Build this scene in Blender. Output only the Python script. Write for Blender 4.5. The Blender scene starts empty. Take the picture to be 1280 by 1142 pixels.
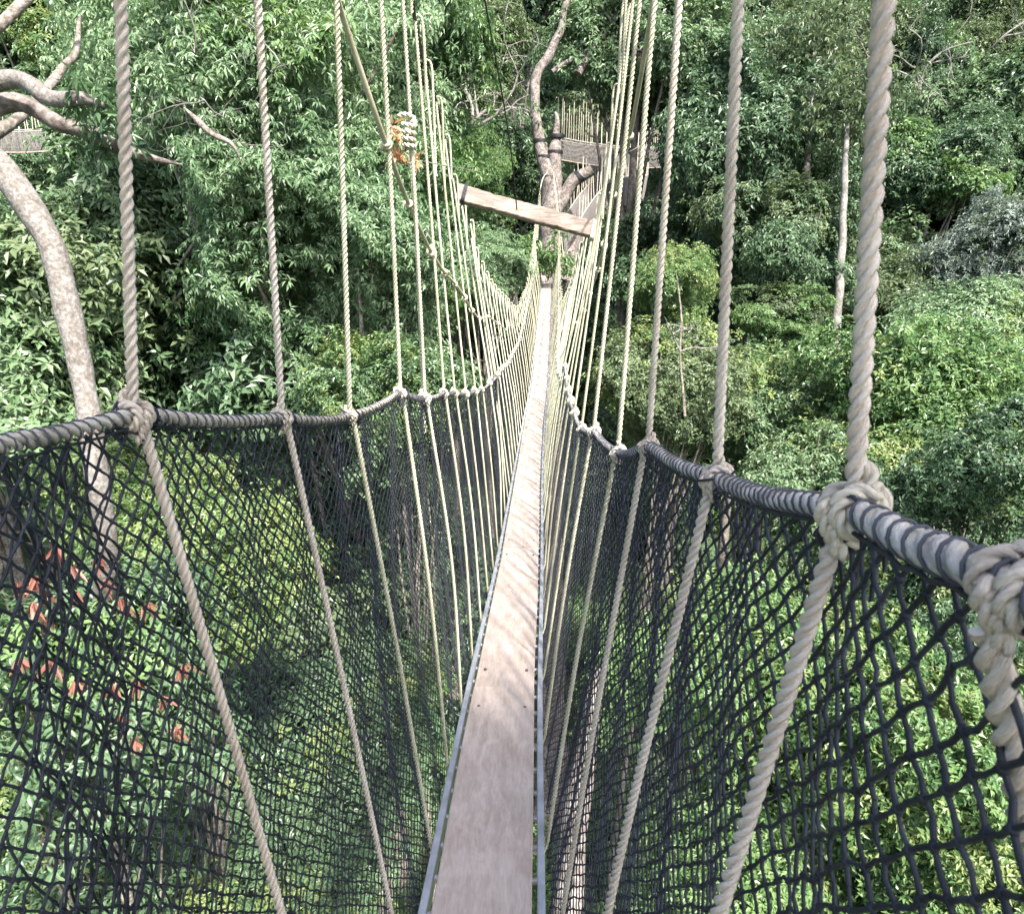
import bpy, math, random
import numpy as np
from mathutils import Vector, Matrix
R = math.radians
rng = np.random.default_rng(7)
random.seed(7)
scene = bpy.context.scene
COL = scene.collection

# ------------------------------------------------------------------ camera
F = 925.0                       # focal length in photo pixels (1280 wide)
PITCH = R(17.0)
CAM = np.array((0.0, 0.0, 30.0))
cam_d = bpy.data.cameras.new('camera')
cam_d.sensor_width = 36.0
cam_d.lens = 36.0 * F / 1280.0
cam_d.clip_start = 0.02
cam_d.clip_end = 2000
cam_d.dof.use_dof = True
cam_d.dof.focus_distance = 3.5
cam_d.dof.aperture_fstop = 20.0
cam = bpy.data.objects.new('camera', cam_d)
COL.objects.link(cam)
cam.location = CAM
cam.rotation_euler = (R(90) - PITCH, 0, 0)
scene.camera = cam

# ------------------------------------------------------------------ world, sun
SUN_TO = Vector((0.34, -0.58, 0.92)).normalized()      # direction towards the sun
el = math.asin(SUN_TO.z); az = math.atan2(SUN_TO.x, SUN_TO.y)
world = bpy.data.worlds.new('World')
scene.world = world
world.use_nodes = True
wn = world.node_tree
wn.nodes.clear()
wo = wn.nodes.new('ShaderNodeOutputWorld')
bg = wn.nodes.new('ShaderNodeBackground')
sky = wn.nodes.new('ShaderNodeTexSky')
sky.sky_type = 'NISHITA'
sky.sun_disc = False
sky.sun_elevation = el
sky.sun_rotation = az
sky.air_density = 1.0
sky.dust_density = 3.0
bg.inputs['Strength'].default_value = 0.15
wn.links.new(sky.outputs[0], bg.inputs[0])
wn.links.new(bg.outputs[0], wo.inputs[0])
sun_d = bpy.data.lights.new('sun', 'SUN')
sun_d.energy = 5.0
sun_d.angle = R(3.0)
sun_d.color = (1.0, 0.955, 0.88)
sun = bpy.data.objects.new('sun', sun_d)
COL.objects.link(sun)
sun.rotation_euler = SUN_TO.to_track_quat('Z', 'Y').to_euler()
sun.location = (10, -10, 70)
scene.view_settings.view_transform = 'Standard'
scene.view_settings.look = 'None'
scene.view_settings.exposure = 1.7
scene.view_settings.gamma = 1.0
scene.view_settings.use_curve_mapping = False
scene.render.engine = 'CYCLES'
scene.cycles.max_bounces = 6
scene.cycles.transparent_max_bounces = 4

# ------------------------------------------------------------------ helpers
def nrm(v):
    v = np.asarray(v, float)
    return v / np.maximum(np.linalg.norm(v, axis=-1, keepdims=True), 1e-9)

CP, SP = math.cos(PITCH), math.sin(PITCH)
def at(px, py, d):
    """point seen at photo pixel px,py at depth d along the view axis"""
    tx, ty = (px - 640) / F, (571 - py) / F
    return CAM + d * np.array((tx, CP + ty * SP, -SP + ty * CP))
def atY(px, py, Y):
    ty = (571 - py) / F
    return at(px, py, Y / (CP + ty * SP))

class MB:
    """collects vertices and faces (numpy) and links them as ONE mesh object"""
    def __init__(s):
        s.v = []; s.l = []; s.t = []; s.uv = []; s.rnd = []; s.mi = []; s.n = 0
    def add(s, v, f, uv=None, rnd=None, mi=0):
        v = np.asarray(v, float).reshape(-1, 3)
        f = np.asarray(f, np.int64)
        k = f.shape[1]
        s.v.append(v); s.l.append((f + s.n).ravel()); s.t.append(np.full(len(f), k))
        if uv is None: uv = np.zeros((f.size, 2))
        s.uv.append(np.asarray(uv, float).reshape(-1, 2))
        s.rnd.append(np.zeros(len(f)) if rnd is None else np.asarray(rnd, float))
        s.mi.append(np.broadcast_to(np.asarray(mi), (len(f),)))
        s.n += len(v)
    def mesh(s, name, mats, smooth=True):
        me = bpy.data.meshes.new(name)
        v = np.concatenate(s.v); l = np.concatenate(s.l); t = np.concatenate(s.t)
        me.vertices.add(len(v)); me.vertices.foreach_set('co', v.astype(np.float32).ravel())
        me.loops.add(len(l)); me.loops.foreach_set('vertex_index', l.astype(np.int32))
        me.polygons.add(len(t))
        st = np.concatenate(([0], np.cumsum(t)[:-1]))
        me.polygons.foreach_set('loop_start', st.astype(np.int32))
        me.polygons.foreach_set('loop_total', t.astype(np.int32))
        me.polygons.foreach_set('material_index', np.concatenate(s.mi).astype(np.int32))
        me.polygons.foreach_set('use_smooth', np.full(len(t), smooth))
        u = me.uv_layers.new(name='UVMap')
        u.data.foreach_set('uv', np.concatenate(s.uv).astype(np.float32).ravel())
        a = me.attributes.new('rnd', 'FLOAT', 'FACE')
        a.data.foreach_set('value', np.concatenate(s.rnd).astype(np.float32))
        if not isinstance(mats, (list, tuple)): mats = [mats]
        for m in mats: me.materials.append(m)
        me.update(calc_edges=True)
        return me
    def build(s, name, mats, parent=None, smooth=True):
        o = bpy.data.objects.new(name, s.mesh(name, mats, smooth))
        COL.objects.link(o)
        if parent is not None: o.parent = parent
        return o
def link_mesh(name, me, parent=None, mat=None):
    o = bpy.data.objects.new(name, me)
    COL.objects.link(o)
    if parent is not None: o.parent = parent
    if mat is not None:
        o.material_slots[0].link = 'OBJECT'; o.material_slots[0].material = mat
    return o
def tag(o, label=None, cat=None, group=None, kind=None):
    if label: o['label'] = label
    if cat: o['category'] = cat
    if group: o['group'] = group
    if kind: o['kind'] = kind
    return o
def empty(name, loc=(0, 0, 0)):
    o = bpy.data.objects.new(name, None)
    COL.objects.link(o)
    o.location = Vector(tuple(loc))
    o.empty_display_size = 0.3
    return o
def local(parent, o):
    """keep the world position of a part built in world coordinates"""
    o.parent = parent
    o.matrix_parent_inverse = Matrix.Translation(-Vector(parent.location))
    return o

def resample(pts, step):
    pts = np.asarray(pts, float)
    seg = np.linalg.norm(np.diff(pts, axis=0), axis=1)
    s = np.concatenate(([0], np.cumsum(seg)))
    n = max(2, int(round(s[-1] / step)) + 1)
    q = np.linspace(0, s[-1], n)
    return np.stack([np.interp(q, s, pts[:, k]) for k in range(3)], 1)
def spline(pts, step=None, n=None):
    """Catmull-Rom through the points"""
    p = np.asarray(pts, float)
    p = np.vstack((2 * p[0] - p[1], p, 2 * p[-1] - p[-2]))
    out = []
    m = 12 if n is None else n
    for i in range(1, len(p) - 2):
        t = np.linspace(0, 1, m, endpoint=False)[:, None]
        a, b, c, d = p[i - 1], p[i], p[i + 1], p[i + 2]
        out.append(0.5 * (2 * b + (c - a) * t + (2 * a - 5 * b + 4 * c - d) * t ** 2 + (3 * b - a - 3 * c + d) * t ** 3))
    out.append(p[-2][None])
    q = np.vstack(out)
    return resample(q, step) if step else q
def frames(P):
    T = nrm(np.gradient(P, axis=0))
    N = np.zeros_like(P)
    a = np.array((1.0, 0, 0)) if abs(T[0][0]) < .8 else np.array((0, 0, 1.0))
    n = nrm(a - T[0] * a.dot(T[0]))
    for i in range(len(P)):
        n = n - T[i] * n.dot(T[i])
        n = n / max(np.linalg.norm(n), 1e-9)
        N[i] = n
    return T, N, np.cross(T, N)
def tube(mb, P, r, sides=8, prof=None, turns=0.0, mi=0, rnd=0.0, caps=True):
    """sweep; prof = radial profile multiplier around the section, turns = twist per metre"""
    P = np.asarray(P, float)
    n = len(P)
    T, N, B = frames(P)
    s = np.concatenate(([0], np.cumsum(np.linalg.norm(np.diff(P, axis=0), axis=1))))
    r = np.broadcast_to(np.asarray(r, float), (n,))
    th = np.arange(sides) * 2 * math.pi / sides
    pr = np.ones(sides) if prof is None else prof(th)
    ang = th[None, :] + (2 * math.pi * turns * s)[:, None]
    rad = r[:, None] * pr[None, :]
    V = P[:, None] + (np.cos(ang) * rad)[..., None] * N[:, None] + (np.sin(ang) * rad)[..., None] * B[:, None]
    i = np.arange(n - 1)[:, None]; j = np.arange(sides)[None, :]; j2 = (j + 1) % sides
    f = np.stack((i * sides + j, i * sides + j2, (i + 1) * sides + j2, (i + 1) * sides + j), -1).reshape(-1, 4)
    u0 = np.broadcast_to(j / sides, (n - 1, sides)); u1 = np.broadcast_to((j + 1) / sides, (n - 1, sides))
    v0 = np.broadcast_to(s[:-1, None], (n - 1, sides)); v1 = np.broadcast_to(s[1:, None], (n - 1, sides))
    uv = np.stack((np.stack((u0, v0), -1), np.stack((u1, v0), -1), np.stack((u1, v1), -1), np.stack((u0, v1), -1)), 2).reshape(-1, 2)
    mb.add(V.reshape(-1, 3), f, uv, np.full(len(f), rnd), mi)
    if caps:
        for e, rev in ((0, True), (n - 1, False)):
            c = V[e]
            fs = np.arange(sides)[None, :]
            mb.add(c, fs[:, ::-1] if rev else fs, None, [rnd], mi)
def trefoil(th):
    # outline of three round strands laid together, radius 1 at the crests
    a = (th * 3 / (2 * math.pi)) % 1.0 - 0.5
    a = a * 2 * math.pi / 3
    c, q = 0.54, 0.46
    return c * np.cos(a) + np.sqrt(np.maximum(q * q - (c * np.sin(a)) ** 2, 0.0004))
def rope(mb, P, r, dist, mi=0):
    """laid three strand rope; detail falls off with distance from the camera"""
    lay = 1 / (5.6 * r)
    if dist < 1.3: k, sd = 14, 18
    elif dist < 3.2: k, sd = 9, 12
    elif dist < 6: k, sd = 6, 9
    else: k, sd = 0, 6
    if k:
        P = resample(P, 5.6 * r / k)
        tube(mb, P, r * 1.03, sd, trefoil, lay, mi)
    else:
        tube(mb, P, r * .97, sd, None, 0, mi)
def box(mb, c, ax, ay, az_, hx, hy, hz, mi=0, rnd=0.0, bev=0.0):
    c, ax, ay, az_ = map(lambda q: np.asarray(q, float), (c, ax, ay, az_))
    if bev > 0:
        # chamfered box: rounded rectangle section (8 points) swept along ax with inset ends
        pr = np.array([(-1, -1, 1, 0), (-1, -1, 0, 1), (-1, 1, 0, -1), (-1, 1, 1, 0), (1, 1, -1, 0), (1, 1, 0, -1), (1, -1, 0, 1), (1, -1, -1, 0)], float)
        sec = np.stack((pr[:, 0] * hy + pr[:, 2] * bev, pr[:, 1] * hz + pr[:, 3] * bev), 1)
        rings = []
        for x, k in ((-hx, bev), (-hx + bev, 0), (hx - bev, 0), (hx, bev)):
            s2 = sec * np.array(((hy - k) / hy, (hz - k) / hz))
            rings.append(c + ax * x + s2[:, :1] * ay + s2[:, 1:] * az_)
        V = np.vstack(rings)
        f = [(i * 8 + j, i * 8 + (j + 1) % 8, i * 8 + 8 + (j + 1) % 8, i * 8 + 8 + j) for i in range(3) for j in range(8)]
        mb.add(V, f, None, np.full(24, rnd), mi)
        mb.add(rings[0], [tuple(range(7, -1, -1))], None, [rnd], mi); mb.add(rings[3], [tuple(range(8))], None, [rnd], mi)
        return
    V = [c + ax * hx * a + ay * hy * b + az_ * hz * d for a in (-1, 1) for b in (-1, 1) for d in (-1, 1)]
    f = [(0, 1, 3, 2), (4, 6, 7, 5), (0, 4, 5, 1), (2, 3, 7, 6), (0, 2, 6, 4), (1, 5, 7, 3)]
    mb.add(V, f, None, np.full(6, rnd), mi)
def segs(mb, A, B, r, sides=4, mi=0):
    """many straight cords at once"""
    A = np.asarray(A, float); B = np.asarray(B, float)
    T = nrm(B - A)
    a = np.where(np.abs(T[:, 2:3]) < .9, np.array((0, 0, 1.0)), np.array((1.0, 0, 0)))
    N = nrm(np.cross(T, a)); Bn = np.cross(T, N)
    th = np.arange(sides) * 2 * math.pi / sides
    off = np.cos(th)[None, :, None] * N[:, None] + np.sin(th)[None, :, None] * Bn[:, None]
    r = np.broadcast_to(np.asarray(r, float), (len(A),))[:, None, None]
    V = np.concatenate((A[:, None] + off * r, B[:, None] + off * r), 1).reshape(-1, 3)
    e = np.arange(len(A))[:, None] * 2 * sides
    j = np.arange(sides)[None, :]; j2 = (j + 1) % sides
    f = np.stack((e + j, e + j2, e + sides + j2, e + sides + j), -1).reshape(-1, 4)
    mb.add(V, f, None, None, mi)
def blobs(mb, C, r, mi=0):
    """small knots as slightly squashed octahedra"""
    C = np.asarray(C, float)
    o = np.array([(1, 0, 0), (0, 1, 0), (-1, 0, 0), (0, -1, 0), (0, 0, 1), (0, 0, -1)], float)
    r = np.broadcast_to(np.asarray(r, float), (len(C),))[:, None, None]
    V = (C[:, None] + o[None] * r * rng.uniform(.8, 1.25, (len(C), 6, 1))).reshape(-1, 3)
    b = np.array([(0, 1, 4), (1, 2, 4), (2, 3, 4), (3, 0, 4), (1, 0, 5), (2, 1, 5), (3, 2, 5), (0, 3, 5)])
    f = (np.arange(len(C))[:, None, None] * 6 + b[None]).reshape(-1, 3)
    mb.add(V, f, None, None, mi)

# ------------------------------------------------------------------ materials
def mat(name):
    m = bpy.data.materials.new(name); m.use_nodes = True
    nt = m.node_tree; nt.nodes.clear()
    out = nt.nodes.new('ShaderNodeOutputMaterial')
    b = nt.nodes.new('ShaderNodeBsdfPrincipled')
    nt.links.new(b.outputs[0], out.inputs[0])
    return m, nt, b, out
def N(nt, t, **kw):
    n = nt.nodes.new(t)
    for k, v in kw.items(): setattr(n, k, v)
    return n
def ramp(nt, fac, stops):
    r = nt.nodes.new('ShaderNodeValToRGB')
    e = r.color_ramp.elements
    while len(e) < len(stops): e.new(.5)
    for q, (p, c) in zip(e, stops): q.position = p; q.color = (*c, 1)
    nt.links.new(fac, r.inputs[0])
    return r
def noise(nt, vec, scale, detail=4, rough=.55):
    n = nt.nodes.new('ShaderNodeTexNoise')
    n.inputs['Scale'].default_value = scale; n.inputs['Detail'].default_value = detail; n.inputs['Roughness'].default_value = rough
    if vec is not None: nt.links.new(vec, n.inputs['Vector'])
    return n
def mapping(nt, vec, scale):
    m = nt.nodes.new('ShaderNodeMapping'); m.inputs['Scale'].default_value = scale
    nt.links.new(vec, m.inputs[0]); return m
def bump(nt, b, h, dist, strength=1.0):
    n = nt.nodes.new('ShaderNodeBump')
    n.inputs['Distance'].default_value = dist; n.inputs['Strength'].default_value = strength
    nt.links.new(h, n.inputs['Height']); nt.links.new(n.outputs[0], b.inputs['Normal']); return n

def rope_material(name, dark, mid, light, yarn=True):
    m, nt, b, out = mat(name)
    uv = N(nt, 'ShaderNodeUVMap'); uv.uv_map = 'UVMap'
    tc = N(nt, 'ShaderNodeTexCoord')
    n1 = noise(nt, tc.outputs['Object'], 9, 5)
    n2 = noise(nt, tc.outputs['Object'], 320, 3, .7)
    mx = N(nt, 'ShaderNodeMath', operation='MULTIPLY_ADD')
    nt.links.new(n2.outputs[0], mx.inputs[0]); mx.inputs[1].default_value = .55
    nt.links.new(n1.outputs[0], mx.inputs[2])
    rp = ramp(nt, mx.outputs[0], ((.38, dark), (.62, mid), (.95, light)))
    oi = N(nt, 'ShaderNodeObjectInfo')
    tint = ramp(nt, oi.outputs['Random'], ((.0, (.93, .90, .87)), (.5, (1, 1, 1)), (1.0, (.97, .98, .92))))
    gn = noise(nt, tc.outputs['Object'], 1.7, 3)
    grime = ramp(nt, gn.outputs[0], ((.35, (.80, .80, .76)), (.6, (1, 1, 1))))
    m1 = N(nt, 'ShaderNodeMixRGB', blend_type='MULTIPLY'); m1.inputs[0].default_value = 1
    m2 = N(nt, 'ShaderNodeMixRGB', blend_type='MULTIPLY'); m2.inputs[0].default_value = .8
    nt.links.new(rp.outputs[0], m1.inputs[1]); nt.links.new(tint.outputs[0], m1.inputs[2])
    nt.links.new(m1.outputs[0], m2.inputs[1]); nt.links.new(grime.outputs[0], m2.inputs[2])
    nt.links.new(m2.outputs[0], b.inputs['Base Color'])
    b.inputs['Roughness'].default_value = .72
    b.inputs['Specular IOR Level'].default_value = .35
    mp = mapping(nt, uv.outputs[0], (60, 110, 1))
    n3 = noise(nt, mp.outputs[0], 1, 2, .5)
    bump(nt, b, n3.outputs[0], .0022, 1.0)
    return m
M = {}
M['rope'] = rope_material('rope_beige', (.30, .25, .20), (.58, .50, .42), (.72, .65, .56))
M['rope_far'] = rope_material('rope_sunlit', (.28, .27, .17), (.47, .455, .325), (.60, .58, .45))  # same rope as the beige, with the yellow of sunlight put into its colour
M['rope_rail'] = rope_material('rope_handrail', (.17, .15, .13), (.36, .325, .29), (.50, .465, .42))
M['braid'] = rope_material('rope_braided', (.25, .23, .15), (.40, .37, .25), (.52, .49, .36))

m, nt, b, out = mat('net_cord')
tc = N(nt, 'ShaderNodeTexCoord'); n1 = noise(nt, tc.outputs['Object'], 25, 3)
rp = ramp(nt, n1.outputs[0], ((.3, (.007, .009, .013)), (.55, (.018, .021, .029)), (.8, (.046, .050, .063))))
nt.links.new(rp.outputs[0], b.inputs['Base Color']); b.inputs['Roughness'].default_value = .6
b.inputs['Specular IOR Level'].default_value = .3
n2 = noise(nt, tc.outputs['Object'], 900, 2); bump(nt, b, n2.outputs[0], .0008, .6)
M['net'] = m
m, nt, b, out = mat('lacing_grey')
b.inputs['Base Color'].default_value = (.045, .048, .060, 1); b.inputs['Roughness'].default_value = .7
M['lacing'] = m
m, nt, b, out = mat('steel_cable_black')
b.inputs['Base Color'].default_value = (.012, .012, .014, 1); b.inputs['Roughness'].default_value = .5
M['cable'] = m
m, nt, b, out = mat('aluminium')
tc = N(nt, 'ShaderNodeTexCoord'); n1 = noise(nt, tc.outputs['Object'], 14, 5)
rp = ramp(nt, n1.outputs[0], ((.3, (.30, .31, .33)), (.7, (.50, .52, .56))))
nt.links.new(rp.outputs[0], b.inputs['Base Color']); b.inputs['Metallic'].default_value = .35
b.inputs['Roughness'].default_value = .5
M['alu'] = m
m, nt, b, out = mat('rusty_bolt')
b.inputs['Base Color'].default_value = (.09, .055, .04, 1); b.inputs['Roughness'].default_value = .8
M['bolt'] = m

def wood_material(name, cols, sc=(16, .9, 16), bmp=.0008, spot=True):
    m, nt, b, out = mat(name)
    tc = N(nt, 'ShaderNodeTexCoord'); oi = N(nt, 'ShaderNodeObjectInfo')
    ad = N(nt, 'ShaderNodeVectorMath', operation='ADD')
    cmb = N(nt, 'ShaderNodeCombineXYZ')
    mu = N(nt, 'ShaderNodeMath', operation='MULTIPLY'); mu.inputs[1].default_value = 17
    nt.links.new(oi.outputs['Random'], mu.inputs[0]); nt.links.new(mu.outputs[0], cmb.inputs[0]); nt.links.new(mu.outputs[0], cmb.inputs[1])
    nt.links.new(tc.outputs['Object'], ad.inputs[0]); nt.links.new(cmb.outputs[0], ad.inputs[1])
    mp = mapping(nt, ad.outputs[0], sc)
    wob = noise(nt, ad.outputs[0], 2.2, 3)
    va = N(nt, 'ShaderNodeVectorMath', operation='MULTIPLY_ADD')
    nt.links.new(wob.outputs['Color'], va.inputs[0]); va.inputs[1].default_value = (2.5, 2.5, 2.5); nt.links.new(mp.outputs[0], va.inputs[2])
    g = noise(nt, va.outputs[0], 1.6, 6, .65)
    mpf = mapping(nt, ad.outputs[0], tuple(v * 5 if v > 5 else v * 2.2 for v in sc)); gf = noise(nt, mpf.outputs[0], 1.5, 4, .6)
    big = noise(nt, ad.outputs[0], 3.5, 4)
    mx = N(nt, 'ShaderNodeMath', operation='MULTIPLY_ADD'); nt.links.new(big.outputs[0], mx.inputs[0]); mx.inputs[1].default_value = .55
    mg = N(nt, 'ShaderNodeMath', operation='MULTIPLY_ADD'); nt.links.new(gf.outputs[0], mg.inputs[0]); mg.inputs[1].default_value = .45; nt.links.new(g.outputs[0], mg.inputs[2])
    ms = N(nt, 'ShaderNodeMath', operation='SUBTRACT'); nt.links.new(mg.outputs[0], ms.inputs[0]); ms.inputs[1].default_value = .20; nt.links.new(ms.outputs[0], mx.inputs[2])
    rp = ramp(nt, mx.outputs[0], ((.50, cols[0]), (.78, cols[1]), (1.0, cols[2])))
    nt.links.new(rp.outputs[0], b.inputs['Base Color'])
    b.inputs['Roughness'].default_value = .75
    bump(nt, b, g.outputs[0], bmp, .8)
    return m
M['plank'] = wood_material('weathered_plank', ((.310, .240, .190), (.420, .340, .285), (.51, .43, .37)))
M['beam'] = wood_material('weathered_beam', ((.06, .045, .036), (.150, .115, .092), (.26, .215, .18)), (3, 30, 30))
M['slat'] = wood_material('grey_slat', ((.10, .08, .07), (.19, .16, .145), (.28, .25, .23)), (8, 8, 2))

def bark_material(name, a, bcol, c, s=5, bmp=.03):
    m, nt, b, out = mat(name)
    tc = N(nt, 'ShaderNodeTexCoord')
    n1 = noise(nt, tc.outputs['Object'], s, 8, .7)
    v = N(nt, 'ShaderNodeTexNoise'); v.inputs['Scale'].default_value = s * 4; v.inputs['Detail'].default_value = 6
    nt.links.new(tc.outputs['Object'], v.inputs['Vector'])
    mx = N(nt, 'ShaderNodeMath', operation='MULTIPLY_ADD'); nt.links.new(v.outputs[0], mx.inputs[0]); mx.inputs[1].default_value = .5; nt.links.new(n1.outputs[0], mx.inputs[2])
    rp = ramp(nt, mx.outputs[0], ((.55, a), (.74, bcol), (.92, c)))
    nt.links.new(rp.outputs[0], b.inputs['Base Color']); b.inputs['Roughness'].default_value = .9
    bump(nt, b, mx.outputs[0], bmp, .7)
    return m
M['bark'] = bark_material('bark_dark', (.05, .04, .03), (.13, .11, .09), (.26, .23, .20))
M['bark_pale'] = bark_material('bark_pale', (.075, .062, .05), (.130, .116, .102), (.205, .195, .182), 8, .02)
M['bark_white'] = bark_material('bark_white', (.08, .073, .065), (.145, .135, .120), (.235, .222, .205), 3, .02)
M['bark_hub'] = bark_material('bark_hub', (.04, .03, .024), (.118, .098, .086), (.225, .202, .185), 4, .03)

def leaf_material(name, dark, mid, light, rough=.42, trans=.28, spec=.45, hue=.25):
    m, nt, b, out = mat(name)
    a = N(nt, 'ShaderNodeAttribute'); a.attribute_name = 'rnd'
    tc = N(nt, 'ShaderNodeTexCoord'); oi = N(nt, 'ShaderNodeObjectInfo')
    n1 = noise(nt, tc.outputs['Object'], .55, 3)
    s1 = N(nt, 'ShaderNodeMath', operation='MULTIPLY_ADD'); nt.links.new(n1.outputs[0], s1.inputs[0]); s1.inputs[1].default_value = .9
    sb = N(nt, 'ShaderNodeMath', operation='SUBTRACT'); nt.links.new(a.outputs['Fac'], sb.inputs[0]); sb.inputs[1].default_value = .15; nt.links.new(sb.outputs[0], s1.inputs[2])
    s2 = N(nt, 'ShaderNodeMath', operation='MULTIPLY_ADD'); nt.links.new(oi.outputs['Random'], s2.inputs[0]); s2.inputs[1].default_value = hue
    nt.links.new(s1.outputs[0], s2.inputs[2])
    rp = ramp(nt, s2.outputs[0], ((.25, dark), (.75, mid), (1.25 if False else 1.0, light)))
    nt.links.new(rp.outputs[0], b.inputs['Base Color'])
    b.inputs['Roughness'].default_value = rough
    b.inputs['Specular IOR Level'].default_value = spec
    tr = N(nt, 'ShaderNodeBsdfTranslucent')
    hs = N(nt, 'ShaderNodeHueSaturation'); hs.inputs['Hue'].default_value = .485; hs.inputs['Saturation'].default_value = 1.1; hs.inputs['Value'].default_value = 1.5
    nt.links.new(rp.outputs[0], hs.inputs['Color']); nt.links.new(hs.outputs[0], tr.inputs['Color'])
    mix = N(nt, 'ShaderNodeMixShader'); mix.inputs[0].default_value = trans
    nt.links.new(b.outputs[0], mix.inputs[1]); nt.links.new(tr.outputs[0], mix.inputs[2])
    nt.links.new(mix.outputs[0], out.inputs[0])
    return m
M['leaf'] = leaf_material('leaf_green', (.024, .052, .018), (.074, .138, .060), (.146, .216, .110), .40, spec=.5)
M['leaf_light'] = leaf_material('leaf_light_green', (.034, .072, .025), (.106, .186, .088), (.205, .292, .162), .40, spec=.5)
M['leaf_deep'] = leaf_material('leaf_deep_green', (.017, .040, .018), (.049, .096, .046), (.096, .158, .078), .42, spec=.45)
M['leaf_bright'] = leaf_material('leaf_bright_green', (.022, .058, .020), (.072, .148, .048), (.150, .232, .085), .38, .30)
M['leaf_yellow'] = leaf_material('leaf_yellow_green', (.030, .070, .018), (.080, .150, .046), (.19, .24, .085), .42, .30)
M['leaf_olive'] = leaf_material('leaf_olive', (.030, .050, .026), (.068, .104, .048), (.122, .166, .078), .45)
M['leaf_blue'] = leaf_material('leaf_grey_green', (.045, .070, .052), (.115, .155, .125), (.22, .265, .225), .5)
M['leaf_red'] = leaf_material('leaf_red_young', (.055, .018, .014), (.130, .046, .034), (.22, .092, .066), .5, .22)
M['leaf_orange'] = leaf_material('leaf_orange_dry', (.24, .13, .06), (.42, .25, .12), (.55, .38, .21), .6, .3)

m, nt, b, out = mat('forest_floor')
tc = N(nt, 'ShaderNodeTexCoord')
n1 = noise(nt, tc.outputs['Object'], .35, 8, .7); n2 = noise(nt, tc.outputs['Object'], 3, 6, .7)
mx = N(nt, 'ShaderNodeMath', operation='MULTIPLY_ADD'); nt.links.new(n2.outputs[0], mx.inputs[0]); mx.inputs[1].default_value = .5; nt.links.new(n1.outputs[0], mx.inputs[2])
rp = ramp(nt, mx.outputs[0], ((.5, (.014, .022, .008)), (.75, (.03, .05, .018)), (1.0, (.07, .065, .03))))
nt.links.new(rp.outputs[0], b.inputs['Base Color']); b.inputs['Roughness'].default_value = 1
bump(nt, b, n2.outputs[0], .3)
M['ground'] = m

# ------------------------------------------------------------------ terrain
def ground_z(x, y):
    x = np.asarray(x, float); y = np.asarray(y, float)
    q = y * .75 + np.maximum(x, 0) * .55 + np.maximum(-x, 0) * .5
    q = np.maximum(q, 0)
    z = np.interp(q, (0, 8, 20, 34, 52, 80, 130, 220, 420), (-34, -32, -23, -13, 1, 20, 48, 70, 80))
    z = z + 1.2 * np.sin(x * .21 + 1) * np.cos(y * .17) + .6 * np.sin(x * .53 + y * .41)
    return z + CAM[2]
g = MB()
gx = np.concatenate((np.linspace(-600, -110, 30), np.linspace(-105, 105, 106), np.linspace(110, 600, 30)))
gy = np.concatenate((np.linspace(-600, -70, 30), np.linspace(-60, 150, 106), np.linspace(160, 900, 34)))
X, Y = np.meshgrid(gx, gy)
V = np.stack((X, Y, ground_z(X, Y)), -1).reshape(-1, 3)
i, j = np.meshgrid(np.arange(len(gy) - 1), np.arange(len(gx) - 1), indexing='ij')
w = len(gx); a = (i * w + j).ravel()
g.add(V, np.stack((a, a + 1, a + w + 1, a + w), 1))
tag(g.build('forest_ground', M['ground']), kind='structure')

# ------------------------------------------------------------------ bridge geometry (curves)
PY = np.array((-3.0, -1.0, 0.0, 1.72, 3.20, 5.52, 8.76, 12.0, 14.8, 20.2, 27.7))
PZ = np.array((-1.25, -1.54, -1.69, -1.96, -2.19, -2.54, -2.90, -3.04, -2.97, -2.42, -1.60))
PX = np.array((-.30, -.20, -.152, -.09, -.038, .066, .20, .37, .555, .875, 1.30))
_fine = spline(np.stack((PX, PY, PZ), 1), .02)
END_Y = 27.6
def deck(y):
    return np.stack((np.interp(y, _fine[:, 1], _fine[:, 0]), np.asarray(y, float) * 1.0, np.interp(y, _fine[:, 1], _fine[:, 2]) + CAM[2]), -1)
def deck_dir(y):
    return nrm(deck(np.asarray(y) + .05) - deck(np.asarray(y) - .05))

# knots on the handrails: photo pixel of the knot, forward distance, pixel where the rope leaves the frame on top
LK = [(-330, 640, .50, None), (168, 516, 1.00, (150, 0)), (353, 521, 1.52, (318, 0)), (437, 520, 2.02, (422, 0)), (501, 489, 2.55, (474, 0)),
      (531, 497, 3.08, (503, 0)), (555, 490, 3.62, (519, 28)), (568, 490, 4.15, (531, 80)), (582, 491, 4.7, (545, 125)),
      (594, 488, 5.25, (556, 172)), (602, 486, 5.8, (566, 222)), (612, 478, 6.4, (577, 256)), (621, 470, 7.05, (588, 278))]
RK = [(1262, 722, .30, None), (1068, 634, .54, (1100, 0)), (896, 597, .98, (934, 0)), (810, 554, 1.52, (848, 0)), (773, 566, 2.1, (820, 0)),
      (742, 537, 2.75, (799, 0)), (727, 536, 3.4, (791, 0)), (718, 515, 4.05, (786, 10)), (713, 500, 4.75, (774, 110)), (710, 487, 5.4, (764, 182)), (708, 472, 6.1, (752, 246)), (706, 455, 6.8, (744, 278))]
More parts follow.
